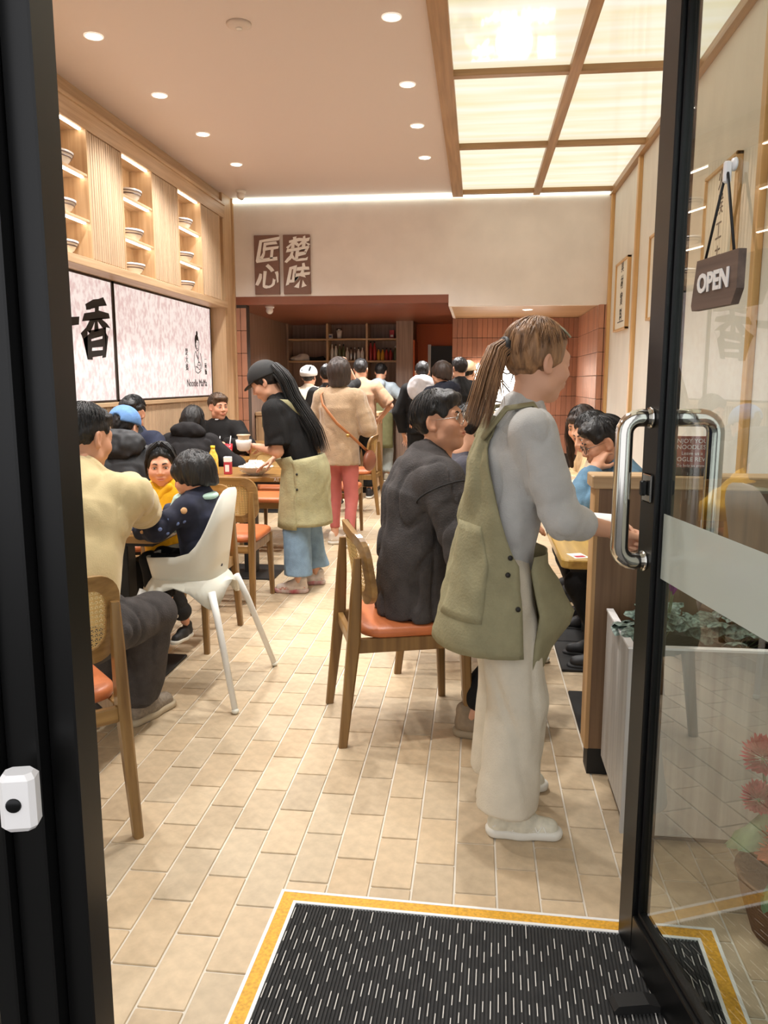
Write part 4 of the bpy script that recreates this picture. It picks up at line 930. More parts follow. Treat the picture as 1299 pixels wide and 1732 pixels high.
# ---- shoe template (toe +y, ankle above origin)
SHOEC = {}
def shoe_geo(kind, h):
    if (kind, h) in SHOEC: return SHOEC[(kind, h)]
    u = SDF(); u.cone((0, -.030, .046), (0, .055, .048), .036, .040, k=.03); u.cone((0, .055, .046), (.004, .150, .036), .038, .034, k=.03); u.cone((0, -.022, .06), (0, -.026, .100), .036, .036, k=.02); u.ell((0, .05, .075), (.030, .05, .022), k=.02); u.cut((0, 0, .022), (0, 0, 1))
    if kind == 'runner': u.cone((0, .03, .09), (0, .002, .115), .024, .022, k=.02)
    so = SDF(); z = .020 if kind != 'runner' else .026
    so.cone((0, -.032, z), (0, .05, z * .8), .043, .041, k=.03); so.cone((0, .05, z * .8), (.006, .160, z * .9), .041, .040, k=.03); so.cut((0, 0, 0), (0, 0, 1)); so.cut((0, 0, z + .010), (0, 0, -1), .012)
    a, b = u.surface(h), so.surface(h); lc = []
    for k in range(6): y = .045 + .014 * k; z_ = .098 - .0065 * k * 1.6; lc.append(([(-.022, y, z_ - .012), (-.010, y + .004, z_ - .003), (.010, y - .004, z_ - .003), (.022, y, z_ - .012)], .0028, .0028))
    if kind == 'runner':
        for q_ in (-1, 1):
            def sd(y, z): return (q_ * (.0405 - .9 * max(0, z - .048) - .06 * max(0, y - .10)), y, z)
            for k in range(4): y = .03 + .03 * k; lc.append(([sd(y - .012, .034), sd(y, .052), sd(y + .004, .066 - .004 * k)], .0026, .0022)); lc.append(([sd(y + .016, .034), sd(y + .008, .052), sd(y + .004, .066 - .004 * k)], .0026, .0022))
            lc.append(([sd(-.05, .05), sd(-.02, .06), sd(.02, .056), sd(.06, .044), sd(.12, .036)], .003, .0026))
        lc.append(([(-.034, .14, .036), (-.018, .172, .040), (.004, .182, .042), (.026, .172, .040), (.040, .14, .036)], .003, .003))
    SHOEC[(kind, h)] = (a, b, tubes(lc)); return SHOEC[(kind, h)]
def tf(G, R, c, s=1., mx=False):
    V = np.asarray(G[0]) * s; Q = G[1]
    if mx: V = V * np.array([-1, 1, 1]); Q = Q[:, ::-1]
    out = (V @ np.asarray(R).T + np.asarray(c), Q); return out + tuple(G[2:])
# ---- hair in head space
def hair_geo(st, hr, seed=1, strands=0, fine=1.):
    s = SDF(); rg = random.Random(seed); S = []
    C0 = np.array([0, -.016, .036]); R0 = np.array([.081, .101, .094])
    if st == 'short':
        s.ell(C0, R0, k=.01); s.ell((0, .050, .082), (.062, .045, .030), k=.03); s.ell((0, .100, -.045), (.090, .075, .098), k=.02, op=-1); s.cut((0, 0, -.035), nz((0, -.72, 1)), .02); 
        for q in (-1, 1): s.ell((q * .085, .012, -.02), (.03, .045, .05), k=.015, op=-1)
        s.wrinkle((60, 60, 35), .006)
    elif st == 'crop':
        s.ell(C0 - np.array([0, 0, .003]), R0 * .965, k=.01); s.ell((0, .045, .085), (.058, .042, .026), k=.03); s.ell((0, .098, -.04), (.09, .072, .10), k=.02, op=-1); s.cut((0, 0, -.015), nz((0, -.6, 1)), .02)
        for q in (-1, 1): s.ell((q * .085, .015, -.02), (.03, .05, .052), k=.012, op=-1)
        s.wrinkle((90, 90, 60), .005)
    elif st in ('bob', 'bowl'):
        dz = -.075 if st == 'bob' else -.028
        s.ell(C0, R0 * 1.07, k=.01); s.cone((0, -.022, .02), (0, -.028, dz), .093, .088, k=.03, n=(0, 1, 0), f=1.06); s.ell((0, .125, -.06), (.072, .092, .105 if st == 'bob' else .080), k=.02, op=-1); s.cut((0, 0, dz - .01), nz((0, -.12 if st == 'bob' else -.25, 1)), .015)
        if st == 'bowl':
            s.ell((0, .052, .045), (.066, .050, .040), k=.02)
            for q in (-1, 1): s.ell((q * .095, .028, -.035), (.028, .026, .04), k=.012, op=-1)
        s.wrinkle((70, 70, 14), .005)
    elif st in ('back', 'long', 'wavy', 'parted'):
        s.ell(C0, R0 * (1.0 if st == 'back' else 1.05), k=.01); s.ell((0, .104, -.036), (.085, .080, .108), k=.02, op=-1)
        if st == 'back': s.cut((0, 0, -.03), nz((0, -.5, 1)), .02)
        else:
            s.cone((0, -.04, .0), (0, -.05, -.12), .080, .060, k=.03)
            if st == 'wavy':
                for q in (-1, 1): s.cone((q * .07, .02, .02), (q * .085, .03, -.16), .028, .022, k=.02); s.cone((q * .085, .03, -.16), (q * .08, .045, -.26), .024, .010, k=.02)
                s.ell((0, .07, .062), (.055, .024, .026), k=.015)
        s.wrinkle((70, 70, 16), .005)
    parts = [s.surface(hr)]
    if strands:
        for k in range(strands):
            ph = rg.uniform(-PI, PI); fr = math.cos(ph)                   # ph 0 = forehead
            end = {'short': 62 + 58 * (1 - fr) / 2 + rg.uniform(-6, 8), 'crop': 55 + 50 * (1 - fr) / 2, 'bowl': 92 + 22 * (1 - fr) / 2, 'bob': 98 + 20 * (1 - fr) / 2, 'back': 62 + 50 * (1 - fr) / 2}.get(st, 70 + 45 * (1 - fr) / 2)
            t0 = rg.uniform(4, end * .7); t1 = min(end, t0 + rg.uniform(30, 60)); n = 7; P = []
            sw = rg.uniform(-.25, .25); lift = 1.0 + rg.uniform(.0, .035) + (.05 if st in ('bowl', 'bob', 'long', 'wavy') else 0.)
            for i in range(n):
                t = math.radians(t0 + (t1 - t0) * i / (n - 1)); a = ph + sw * i / n
                d = np.array([math.sin(t) * math.sin(a), math.sin(t) * math.cos(a), math.cos(t)])
                p = C0 + R0 * d * (lift + (.03 * i / n if st == 'short' else 0)); P.append(p)
            S.append((np.array(P), .0022 * fine, .0009 * fine))
    if S: parts.append(tubes(S, 3))
    return parts
def tail(path, r0, r1, n, spread, seed=1, thick=.004, sides=3, wav=.0):
    """bundle of strands following a path with radius r0..r1"""
    rg = random.Random(seed); path = np.array(path, float); out = []
    T = np.gradient(path, axis=0); T /= np.linalg.norm(T, axis=1)[:, None]; A = np.cross(T, np.array([.2, .9, .1])); A /= np.linalg.norm(A, axis=1)[:, None]; B = np.cross(T, A)
    m = len(path)
    for k in range(n):
        a = rg.uniform(0, 2 * PI); q = math.sqrt(rg.random()); end = rg.uniform(.82, 1.) if spread else 1.
        N_ = max(4, int(m * end)); r = np.linspace(0, 1, m); rad = (r0 * (1 - r) + r1 * r) * q * (1 + spread * r)
        P = path + A * (rad * math.cos(a))[:, None] + B * (rad * math.sin(a))[:, None]
        if wav: P = P + A * (wav * np.sin(r * 9 + k))[:, None]
        out.append((P[:N_], thick, thick * .35))
    return tubes(out, sides)
SKIN = {'light': (1, 1, 1), 'tan': (.86, .80, .75), 'pink': (1.03, .93, .90)}
M_skin = mat('skin', '#d9a587', .5, attr=True, bump=(220, .03), spec=.4)
M_eye = mat('eye', '#ffffff', .2, attr=True); M_brow = mat('eyebrow', '#241a16', .7)
def hairm(name, col, c2): return mat('hair_' + name, col, .5, var=((60, 60, 9), .3), col2=c2, bump=((140, 140, 20), .45), spec=.5)
M_hb = hairm('black', '#1b1716', '#0e0c0c'); M_hbr = hairm('brown', '#a97d55', '#65472f'); M_hbd = hairm('dark_brown', '#3a2b23', '#231a16'); M_hs = hairm('sandy', '#5c4632', '#3f2e21')
def cloth(name, col, rough=.85, var=.10, bump=.25, scale=140, sheen=.0): return mat('cloth_' + name, col, rough, var=((18, 18, 18), var), bump=((scale, scale, scale), bump), sheen=sheen, spec=.25)

def person(label, base, face, H=1.7, sex='m', seat=None, poff=(0, 0), lean=0, side=0, tw=0, slouch=0., head=(0, 0, 0), nf=.0, wr=None, wl=None, ar=None, al=None, epr=(1, -.4, -.5), epl=(-1, -.4, -.5), kp=(0, 1, .3),
           hs=1., bw=1., hand=((12, 18, 12, .2), (12, 18, 12, .2)), hn=((0, 0, 1), (0, 0, 1)), hdir=(None, None), foot=(0, 0), skin='light', hair=('short', M_hb), top=None, low=None, shoes=None, q=.010, qh=.007, strands=0, group=None, faced=True, build_legs=True):
    t = thing('person', label, 'person', (base[0], base[1], 0), math.radians(face), group)
    s = H / 1.7; ph = (.53 * H) if seat is None else seat + .10 * s
    P = np.array([poff[0], poff[1], ph]); ln, sd = math.radians(lean), math.radians(side)
    u = nz((math.sin(sd), math.sin(ln), math.cos(ln) * math.cos(sd))); a = math.radians(tw)
    r = np.array([math.cos(a), math.sin(a), 0.]); r = nz(r - u * (r @ u)); f = np.cross(u, r)
    J = dict(P=P, u=u, r=r, f=f, s=s); N = P + u * .50 * s; J['N'] = N; J['W'] = P + u * .17 * s - f * slouch * .05; J['C'] = P + u * .36 * s - f * slouch * .03
    HD = N + nz(u + np.array([0, 0, .5]) + f * (.18 + nf)) * (.160 * s if hs <= 1.05 else .160 * s + .02); J['HD'] = HD; HR = rotm(*head); J['HM'] = HR; J['hs'] = hs
    loc = lambda p: np.array(p, float)
    for sd_, k, wt, ep in ((1, 'R', wr, epr), (-1, 'L', wl, epl)):
        S = N - u * .055 * s + r * sd_ * .172 * s * bw; J['S' + k] = S
        wt = S + np.array([sd_ * .05, .05, -.50 * s]) if wt is None else loc(wt)
        J['E' + k], J['W' + k] = ik(S, wt, .285 * s, .25 * s, ep)
        Hh = P - u * .05 * s + np.array([sd_ * .085 * s, 0, 0]); J['H' + k] = Hh
    for sd_, k, at_ in ((1, 'R', ar), (-1, 'L', al)):
        at_ = np.array([sd_ * .10 * s, 0, .085]) if at_ is None else loc(at_)
        J['K' + k], J['A' + k] = ik(J['H' + k], at_, (.40 if seat is None else .42) * s, (.372 if seat is None else .395) * s, kp)
    # --- body: one mesh of torso, limbs, neck, head and hands
    b = SDF(); n = f
    b.cone(P, J['W'], .135 * s * bw, .120 * s * bw, k=.05, n=n, f=.72); b.cone(J['W'], J['C'], .120 * s * bw, .140 * s * bw, k=.05, n=n, f=.72); b.cone(J['SL'], J['SR'], .05 * s, .05 * s, k=.05); b.cone(J['C'], N - u * .04 * s, .13 * s * bw, .055 * s, k=.05, n=n, f=.75)
    nr = (.050 if sex == 'm' else .044) * min(1, s * 1.08) if sex != 'c' else .038
    b.cone(N - u * .03, HD - HR @ np.array([0, .022, .055]) * hs, nr * 1.12, nr, k=.03)
    for k in 'LR':
        b.cone(J['S' + k], J['E' + k], .046 * s, .038 * s, k=.03); b.cone(J['E' + k], J['W' + k], .038 * s, .026 * s, k=.02)
        if build_legs: b.cone(J['H' + k], J['K' + k], .078 * s, .052 * s, k=.03); b.cone(J['K' + k], J['A' + k], .052 * s, .034 * s, k=.02)
    tint = np.array(SKIN[skin]); bv = b.surface(max(q * 1.7, .015)); parts = [(bv[0], bv[1], np.ones((len(bv[0]), 3)) * tint)]
    hg = head_geo(sex, qh); parts.append(tf((hg[0], hg[1], hg[2] * tint), HR, HD, hs))
    for i, k in enumerate('RL'):
        d = nz(J['W' + k] - J['E' + k]) if hdir[i] is None else nz(hdir[i]); z = np.array(hn[i], float); z = nz(z - d * (z @ d)); x = np.cross(d, z)
        g = hand_geo(hand[i], .0065 if q > .0092 else .0042); g = tf(g, np.stack([x, d, z], 1), J['W' + k] + d * .008, s * (1.0 if sex == 'm' else .93), k == 'L')
        parts.append((g[0], g[1], np.ones((len(g[0]), 3)) * tint)); J['hand' + k] = (np.stack([x, d, z], 1), J['W' + k])
    link('body', np_mesh('body', parts), M_skin, t)
    # --- eyes and brows
    if faced:
        for sd_ in (-1, 1):
            m = MB().sphere((0, 0, 0), .0135, 14, 10); me = m.mesh('eye'); cc = np.array(m.v); rr = np.hypot(cc[:, 0], cc[:, 2]) ; cl = np.where((rr < .0075)[:, None] & (cc[:, 1] > 0)[:, None], np.array([[.03, .02, .015]]), np.array([[.85, .82, .8]]))
            at_ = me.color_attributes.new('Col', 'FLOAT_COLOR', 'POINT'); at_.data.foreach_set('color', np.concatenate([cl, np.ones((len(cl), 1))], 1).astype(np.float32).ravel())
            e = link('eye', me, M_eye, t); e.location = Vector(HD + HR @ np.array([sd_ * .031, .0745, .0015]) * hs); e.rotation_euler = Matrix(HR.tolist()).to_euler(); e.scale = (hs * 1.02, hs * 1.06, hs * .80)
            G = tubes([([(sd_ * .014, .089, .024), (sd_ * .030, .090, .029), (sd_ * .048, .079, .024)], .0042, .0024), ([(sd_ * .016, .0885, .0075), (sd_ * .031, .0895, .0105), (sd_ * .046, .082, .0065)], .0016, .0014)], 6)
            link('eyebrow', np_mesh('eyebrow', [tf(G, HR, HD, hs)]), M_brow, t)
    if hair:
        hp = hair_geo(hair[0], max(qh, .005), seed=hash(label) % 97 if False else len(label), strands=strands); hp = [tf(g, HR, HD, hs * (1.04 if hs > .95 else 1.06)) for g in hp]
        if len(hair) > 2: hp += hair[2](J)
        link('hair', np_mesh('hair', hp), hair[1], t)
    # --- garments
    def top_garment(nm, m, ease=.02, hem=.06, sleeve=1., sr=None, wrk=(22, .006), qq=None, loose=.0, cuff=0., shx=0., open_neck=.06):
        g = SDF(); B = P - np.array([0, 0, 1.]) * hem * .5 - u * hem * .5
        wx, cx_, hx_ = (.130 * s * bw + ease), (.148 * s * bw + ease), (.142 * s * bw + ease + loose)
        g.cone(B, J['W'], hx_, wx + loose * .6, k=.05, n=n, f=.76); g.cone(J['W'], J['C'], wx + loose * .6, cx_, k=.05, n=n, f=.74); g.cone(J['C'], N - u * .055 * s, cx_, .062 * s + ease, k=.04, n=n, f=.78)
        g.cone(J['SL'], J['SR'], .050 * s + ease * .7, .050 * s + ease * .7, k=.045); g.cone(N - u * .05, N + u * .012 - f * .01, nr + .035, nr + .014 + ease * .35, k=.03)
        for k in 'LR':
            S, E, W_ = J['S' + k], J['E' + k], J['W' + k]; a0, a1 = (.052 * s + ease * .75, .043 * s + ease * .75) if sr is None else sr
            if sleeve <= .5: g.cone(S, S + (E - S) * sleeve * 2, a0, a1 + .008, k=.03, fe=True)
            else: g.cone(S, E, a0, a1, k=.03); g.cone(E, E + (W_ - E) * (sleeve - .5) * 2, a1, .033 * s + ease * .6, k=.025, fe=True)
            if cuff:
                p = E + (W_ - E) * (sleeve - .5) * 2; d = nz(W_ - E); g.cone(p - d * cuff, p, .036 * s + ease * .8, .037 * s + ease * .8, k=.006, fe=True)
            if q < .0105 and sleeve > .5:                 # bunched cloth round the elbow and above the cuff
                rw = random.Random(len(label) + ord(k)); eW = E + (W_ - E) * (sleeve - .5) * 2
                for t_ in (.55, .72, .86): g.ball(S + (E - S) * t_ + np.array([rw.uniform(-1, 1), rw.uniform(-1, 1), rw.uniform(-1, 1)]) * .006, a0 + (a1 - a0) * t_ + .0055, k=.007)
                for t_ in (.08, .22, .38, .62, .82): g.ball(E + (eW - E) * t_ + np.array([rw.uniform(-1, 1), rw.uniform(-1, 1), rw.uniform(-1, 1)]) * .006, a1 + (.033 * s + ease * .6 - a1) * t_ + .0045, k=.006)
        g.cut(B, u * .6 + np.array([0, 0, .4]), .008); g.wrinkle((wrk[0] * .8, wrk[0] * .8, wrk[0] * .5), wrk[1] * .5, len(label)); g.wrinkle((wrk[0] * .62, wrk[0] * .62, wrk[0] * .22), wrk[1], 3.3 + len(label), True)
        return link(nm, np_mesh(nm, [g.surface(qq or q)]), m, t)
    def low_garment(nm, m, rt=.085, rk=.066, rh=.055, end=.06, qq=None, wrk=(20, .006), rise=.10):
        g = SDF(); g.cone(P - u * .03, P + u * rise * s, .150 * s * bw, .138 * s * bw, k=.05, n=n, f=.76)
        for sd_, k in ((1, 'R'), (-1, 'L')):
            h_, k_, a_ = J['H' + k], J['K' + k], J['A' + k]; g.cone(h_, k_, rt * s + .012, rk * s, k=.03 if seat is None else .035); e_ = k_ + (a_ - k_) * (1 - end / .40); d = nz(a_ - k_); g.cone(k_, e_, rk * s, rh * s, k=.02, fe=True)
            if q < .0105:
                rw = random.Random(len(label) * 3 + ord(k))
                for t_ in ((.78, .9) if seat is not None else ()): g.ball(k_ + (e_ - k_) * t_ + np.array([rw.uniform(-1, 1), rw.uniform(-1, 1), 0]) * .008, (rk + (rh - rk) * t_) * s + .004, k=.008)
                if seat is not None:
                    for t_ in (): g.ball(h_ + (k_ - h_) * t_ + np.array([rw.uniform(-1, 1), 0, rw.uniform(-1, 1)]) * .008, rt * s + .012 + (rk * s - rt * s - .012) * t_ + .004, k=.008)
        g.wrinkle((wrk[0] * .8, wrk[0] * .8, wrk[0] * .5), wrk[1] * .5, 5.1 + len(label)); g.wrinkle((wrk[0] * .6, wrk[0] * .6, wrk[0] * .26), wrk[1] * 1.1, 1.7 + len(label), True); return link(nm, np_mesh(nm, [g.surface(qq or (q if q < .009 else q * 1.6))]), m, t)
    J['top'] = top_garment; J['low'] = low_garment
    if low and build_legs: low_garment(*low[:2], **(low[2] if len(low) > 2 else {}))
    if top: J['topobj'] = top_garment(*top[:2], **(top[2] if len(top) > 2 else {}))
    if shoes and build_legs:
        for i, k in enumerate('RL'):
            A = J['A' + k]; g = shoe_geo(shoes[3] if len(shoes) > 3 else 'plain', .0065 if q < .009 else .012); R = rotm(foot[i]); c = (A[0], A[1], max(0., A[2] - .085)); sc = s * (1. if sex == 'm' else .93)
            o = link('shoe', np_mesh('shoe', [tf(g[0], R, c, sc)]), shoes[0], t); link('sole', np_mesh('sole', [tf(g[1], R, c, sc)]), shoes[1], o)
            if q < .012: link('laces', np_mesh('laces', [tf(g[2], R, c, sc)]), shoes[2], o)
    J['t'] = t; J['label'] = label
    return J
def hpt(J, p): return J['HD'] + J['HM'] @ np.array(p, float) * J['hs']
def glasses(J, m, r=.023):
    S = []
    for q in (-1, 1):
        c = np.array([q * .031, .1005, .0])
        S.append(([c + np.array([r * math.cos(a), -.002 * math.cos(a) * q, r * .92 * math.sin(a)]) for a in np.linspace(0, 2 * PI, 21)], .0018, .0018))
        S.append(([(q * .054, .097, .006), (q * .072, .06, .008), (q * .079, -.006, .010)], .0015, .0015))
    S.append(([(-.009, .101, .004), (0, .104, .007), (.009, .101, .004)], .0016, .0016))
    g = tubes(S, 6); o = link('glasses', np_mesh('glasses', [tf(g, J['HM'], J['HD'], J['hs'])]), m, J['t'])
    for q in (-1, 1):
        m_ = MB(); m_.rings([[(q * .031 + r * k * math.cos(a), .1003, r * .92 * k * math.sin(a)) for a in [2 * PI * i / 16 for i in range(16)]] for k in (.98, .02)], cap=False); V = np.array(m_.v); V2 = V @ J['HM'].T * J['hs'] + J['HD']; m_.v = [tuple(v) for v in V2]; m_.build('lens', M_glass, o)
def cap(J, m, brim=1, back=False, name='cap'):
    s = SDF(); s.ell((0, -.014, .044), (.097, .117, .104), k=.01)
    s.ell((0, -.128, .026), (.036, .035, .032), k=.004, op=-1); s.cut((0, 0, .028), nz((0, -.12, 1)), .004); d = -1 if back else 1
    parts = [s.surface(.006)]; o = link(name, np_mesh(name, [tf(g, J['HM'], J['HD'], J['hs']) for g in parts]), m, J['t'])
    V, F = [], []; n = 16
    for k, (r0, z0) in enumerate(((.0, .0), (.075, -.012))):
        for i in range(n + 1):
            a = PI * i / n; x = 0.089 * math.cos(a); y = .078 * math.sin(a) ** .8
            V.append((x * (1 if k == 0 else .92), d * (y + (.0 if k == 0 else r0 * math.sin(a) ** .6)), .038 + z0 * math.sin(a) + (.004 * abs(x) / .08)))
    V += [(x, y, z - .005) for x, y, z in V]; m1 = 2 * (n + 1)
    for i in range(n): F += [(i, i + 1, n + 2 + i, n + 1 + i), (m1 + i, m1 + n + 1 + i, m1 + n + 2 + i, m1 + i + 1), (n + 1 + i, n + 2 + i, m1 + n + 2 + i, m1 + n + 1 + i)]
    mb = MB(); mb.add(V, F, True); A = np.array(mb.v) @ J['HM'].T * J['hs'] + J['HD']; mb.v = [tuple(v) for v in A]; mb.build('brim', m, o)
    MB().sphere(hpt(J, (0, -.014, .140)), .008, 10, 6).build('button', m, o)
    return o
def sheet(J, name, m, hs_, th, rx, ry, thick=.006, cols=26, wr_=.006, parent=None, extra=None, seed=1):
    """cloth panel wrapped round the torso: rows hs_ (height from pelvis), th(h)->(a0,a1) degrees, 0 = front, 90 = right side"""
    P, u, r, f = J['P'], J['u'], J['r'], J['f']; G = []; rg = np.random.default_rng(seed)
    for h in hs_:
        c = P + (u * h if h >= 0 else np.array([0, 0, h])); a0, a1 = th(h); row = []; kb = min(1, max(0, (h + .02) / .2)); fh = nz((f[0], f[1], 0)); rh_ = nz((r[0], r[1], 0)); f_ = nz(f * kb + fh * (1 - kb)); r_ = nz(r * kb + rh_ * (1 - kb))
        for i in range(cols + 1):
            a = math.radians(a0 + (a1 - a0) * i / cols); p = c + r_ * math.sin(a) * rx(h) + f_ * math.cos(a) * ry(h)
            if extra is not None: p = p + extra(h, math.degrees(a))
            row.append(p)
        G.append(row)
    G = np.array(G); nrm = np.zeros_like(G); du = np.gradient(G, axis=0); dv = np.gradient(G, axis=1); nrm = np.cross(dv, du); nrm /= np.maximum(np.linalg.norm(nrm, axis=2), 1e-9)[..., None]
    cen = (P + u * .1)[None, None, :]; sg = np.sign(((G - cen) * nrm).sum(2).mean()); nrm *= sg
    G = G + nrm * (wr_ * vnoise(G * np.array([16, 16, 9]) + seed) + wr_ * .5 * vnoise(G * np.array([40, 40, 22]) + seed) - wr_ * .8 * np.exp(-(vnoise(G * np.array([9, 9, 5]) + .6 * vnoise(G * 7 + 2.2)[..., None] + seed * 1.7) / .14) ** 2))[..., None]
    R_, C_ = G.shape[:2]; V = np.concatenate([(G + nrm * thick / 2).reshape(-1, 3), (G - nrm * thick / 2).reshape(-1, 3)]); o = R_ * C_; F = []
    for i in range(R_ - 1):
        for j in range(C_ - 1): a, b, c, d = i * C_ + j, i * C_ + j + 1, (i + 1) * C_ + j + 1, (i + 1) * C_ + j; F += [(a, b, c, d), (o + d, o + c, o + b, o + a)]
    ring = [j for j in range(C_)] + [i * C_ + C_ - 1 for i in range(1, R_)] + [(R_ - 1) * C_ + j for j in range(C_ - 2, -1, -1)] + [i * C_ for i in range(R_ - 2, 0, -1)]
    for k in range(len(ring)): a, b = ring[k], ring[(k + 1) % len(ring)]; F.append((a, o + a, o + b, b))
    return link(name, np_mesh(name, [(V, np.array(F))]), m, parent or J['t']), G, nrm
def lofts(parts, name, m, par): return link(name, np_mesh(name, parts), m, par)
def WL(base, face, *p):
    a = math.radians(face); dx, dy = p[0] - base[0], p[1] - base[1]
    return (dx * math.cos(a) + dy * math.sin(a), -dx * math.sin(a) + dy * math.cos(a), p[2])
GRIP = (48, 52, 35, .8); SOFT = (22, 28, 18, .4); FLAT = (8, 12, 8, .1)
W_sole = mat('sole_white', '#d9d4c8', .6); W_lace = mat('lace', '#e4e0d6', .7); B_sole = mat('sole_black', '#1b1a1a', .7); B_shoe = mat('shoe_black', '#222122', .6)
M_den = cloth('black_denim', '#454140', .85, .22, .4, 180); M_blk = cloth('black', '#191818'); M_char = cloth('charcoal', '#2c2b2b', .85, .15)
M_wire = mat('wire_silver', '#b9b4ac', .25, .9); M_wireb = mat('wire_black', '#1d1c1c', .35)
# ---- 1 waitress in khaki apron
bs, fc = (.10, 2.52), -80
def wpath(J, pts): return [hpt(J, p) for p in pts]
def pony(J):
    p = wpath(J, [(0, -.105, .035), (.0, -.140, .015), (.01, -.165, -.05), (.01, -.180, -.13), (.01, -.195, -.21), (.005, -.215, -.285)])
    a = tail(p, .032, .026, 230, .75, 3, .0028, 3); b = tail(wpath(J, [(0, -.10, .03), (0, -.15, .0), (.012, -.155, -.07), (.02, -.14, -.15)]), .026, .022, 80, .5, 5, .0028, 3)
    return [a, b]
J = person('waitress in khaki apron and grey sweater with brown ponytail at the divider', bs, fc, H=1.62, sex='f', bw=.93, lean=9, head=(16, 6, 0), nf=.05, poff=(0, -.03),
    wr=WL(bs, fc, .43, 2.50, .965), wl=WL(bs, fc, .43, 2.62, .95), epr=(.7, -.7, -.6), epl=(-.7, -.7, -.6), ar=WL(bs, fc, .115, 2.385, .085), al=WL(bs, fc, .10, 2.66, .085), foot=(-8, 4),
    hand=((20, 25, 15, .3), GRIP), hn=((.2, 0, 1), (-1, 0, .3)), hair=('back', M_hbr, pony), q=.0075, qh=.0042, strands=620,
    top=('sweater', cloth('grey_knit', '#b9b7b3', .95, .06, .3, 260, .2), dict(ease=.016, hem=.03, sleeve=.70, cuff=.025, wrk=(24, .007))),
    low=('trousers', cloth('cream_cotton', '#cdc3b0', .9, .05, .22, 200), dict(rt=.092, rk=.094, rh=.104, end=.015, wrk=(16, .007))), shoes=(mat('shoe_cream', '#cfc8b4', .6, var=(40, .12)), W_sole, W_lace, 'runner'))
M_ap = cloth('khaki_apron', '#918a6b', .85, .09, .25, 120); T = J['t']
hsb = [-.25 + .025 * i for i in range(29)]
def rxb(h): return .192 + (.030 * max(0, -h / .25) if h < 0 else -.022 * min(1, h / .2) + (.0 if h < .3 else -.35 * (h - .3)))
def ryb(h): return .148 + (.055 * max(0, -h / .25) if h < 0 else -.004 + (.0 if h < .3 else -.20 * (h - .3)))
def thb(h):
    if h < .02: return (78, 285)
    k = min(1, (h - .02) / .36); return (78 + 72 * k ** .8, 285 - 70 * k ** .8)
ap, G, NR = sheet(J, 'apron', M_ap, hsb, thb, rxb, ryb, seed=4, cols=44, wr_=.009)
hsf = [-.31 + .045 * i for i in range(9)]
def exf(h, a): k = max(0, 1 - abs(a - 20) / 60) * max(0, 1 - abs(h + .14) / .16); return (J['f'] * .09 + J['r'] * .02) * k
fp, GF, _ = sheet(J, 'apron_front', M_ap, hsf, lambda h: (62, -80), lambda h: .185 + .03 * max(0, -h), lambda h: .150 + .03 * max(0, -h), seed=9, cols=20, extra=exf)
for k in (2, 3): pass
pk = SDF()
def patch(G, NR, i0, i1, j0, j1, off=.0055, th=.003):
    A = G[i0:i1, j0:j1] + NR[i0:i1, j0:j1] * off; R_, C_ = A.shape[:2]; V = np.concatenate([A.reshape(-1, 3), (A - NR[i0:i1, j0:j1] * th).reshape(-1, 3)]); o = R_ * C_
    F = [(i * C_ + j, i * C_ + j + 1, (i + 1) * C_ + j + 1, (i + 1) * C_ + j) for i in range(R_ - 1) for j in range(C_ - 1)]
    ring = [j for j in range(C_)] + [i * C_ + C_ - 1 for i in range(1, R_)] + [(R_ - 1) * C_ + j for j in range(C_ - 2, -1, -1)] + [i * C_ for i in range(R_ - 2, 0, -1)]
    F += [(ring[k], o + ring[k], o + ring[(k + 1) % len(ring)], ring[(k + 1) % len(ring)]) for k in range(len(ring))]; return V, np.array(F)
link('pocket', np_mesh('pocket', [patch(G, NR, 4, 16, 8, 20)]), M_ap, ap)
for i, j in ((12, 1), (6, 1), (10, 3)): MB().sphere(G[i, j] + NR[i, j] * .006, (.008, .008, .008), 10, 6).build('button', M_ink, ap)
for sd_ in (1, -1):
    pts = [J['N'] - J['u'] * .10 - J['f'] * .125 + J['r'] * .06 * sd_, J['N'] - J['u'] * .0 - J['f'] * .075 + J['r'] * .085 * sd_, J['N'] + J['u'] * .025 + J['r'] * .095 * sd_, J['N'] - J['u'] * .07 + J['f'] * .09 + J['r'] * .08 * sd_, J['N'] - J['u'] * .25 + J['f'] * .145 + J['r'] * .06 * sd_]
    MB().tube(pts, .020, 8, flat=.35, upv=J['f']).build('strap', M_ap, ap)
sc = SDF(); c_ = hpt(J, (0, -.122, .030))
MB().lathe([(.018, -.012), (.032, -.012), (.036, 0), (.032, .012), (.018, .012), (.018, -.012)], 16, cap=False).xf(Matrix.Translation(Vector(c_)) @ Matrix(J['HM'].tolist()).to_4x4() @ Matrix.Rotation(1.35, 4, 'X')).build('hair_tie', M_ink, T)
MB().tube(wpath(J, [(.03, .02, .120), (.05, .045, .102), (.06, .066, .080)]), .004, 6).build('hair_clip', mat('clip', '#a9a48c', .3, .6), T)
nt_ = thing('notepad', 'open white notepad held by the waitress', 'notepad', (.40, 2.565, .985), .2); nt_.rotation_euler = (.12, .05, -.15); boxo('cover', (-.075, -.05, 0), (.075, .05, .006), M_black, nt_, .002); boxo('paper', (-.07, -.046, .006), (.07, .046, .012), M_plw, nt_, .001)
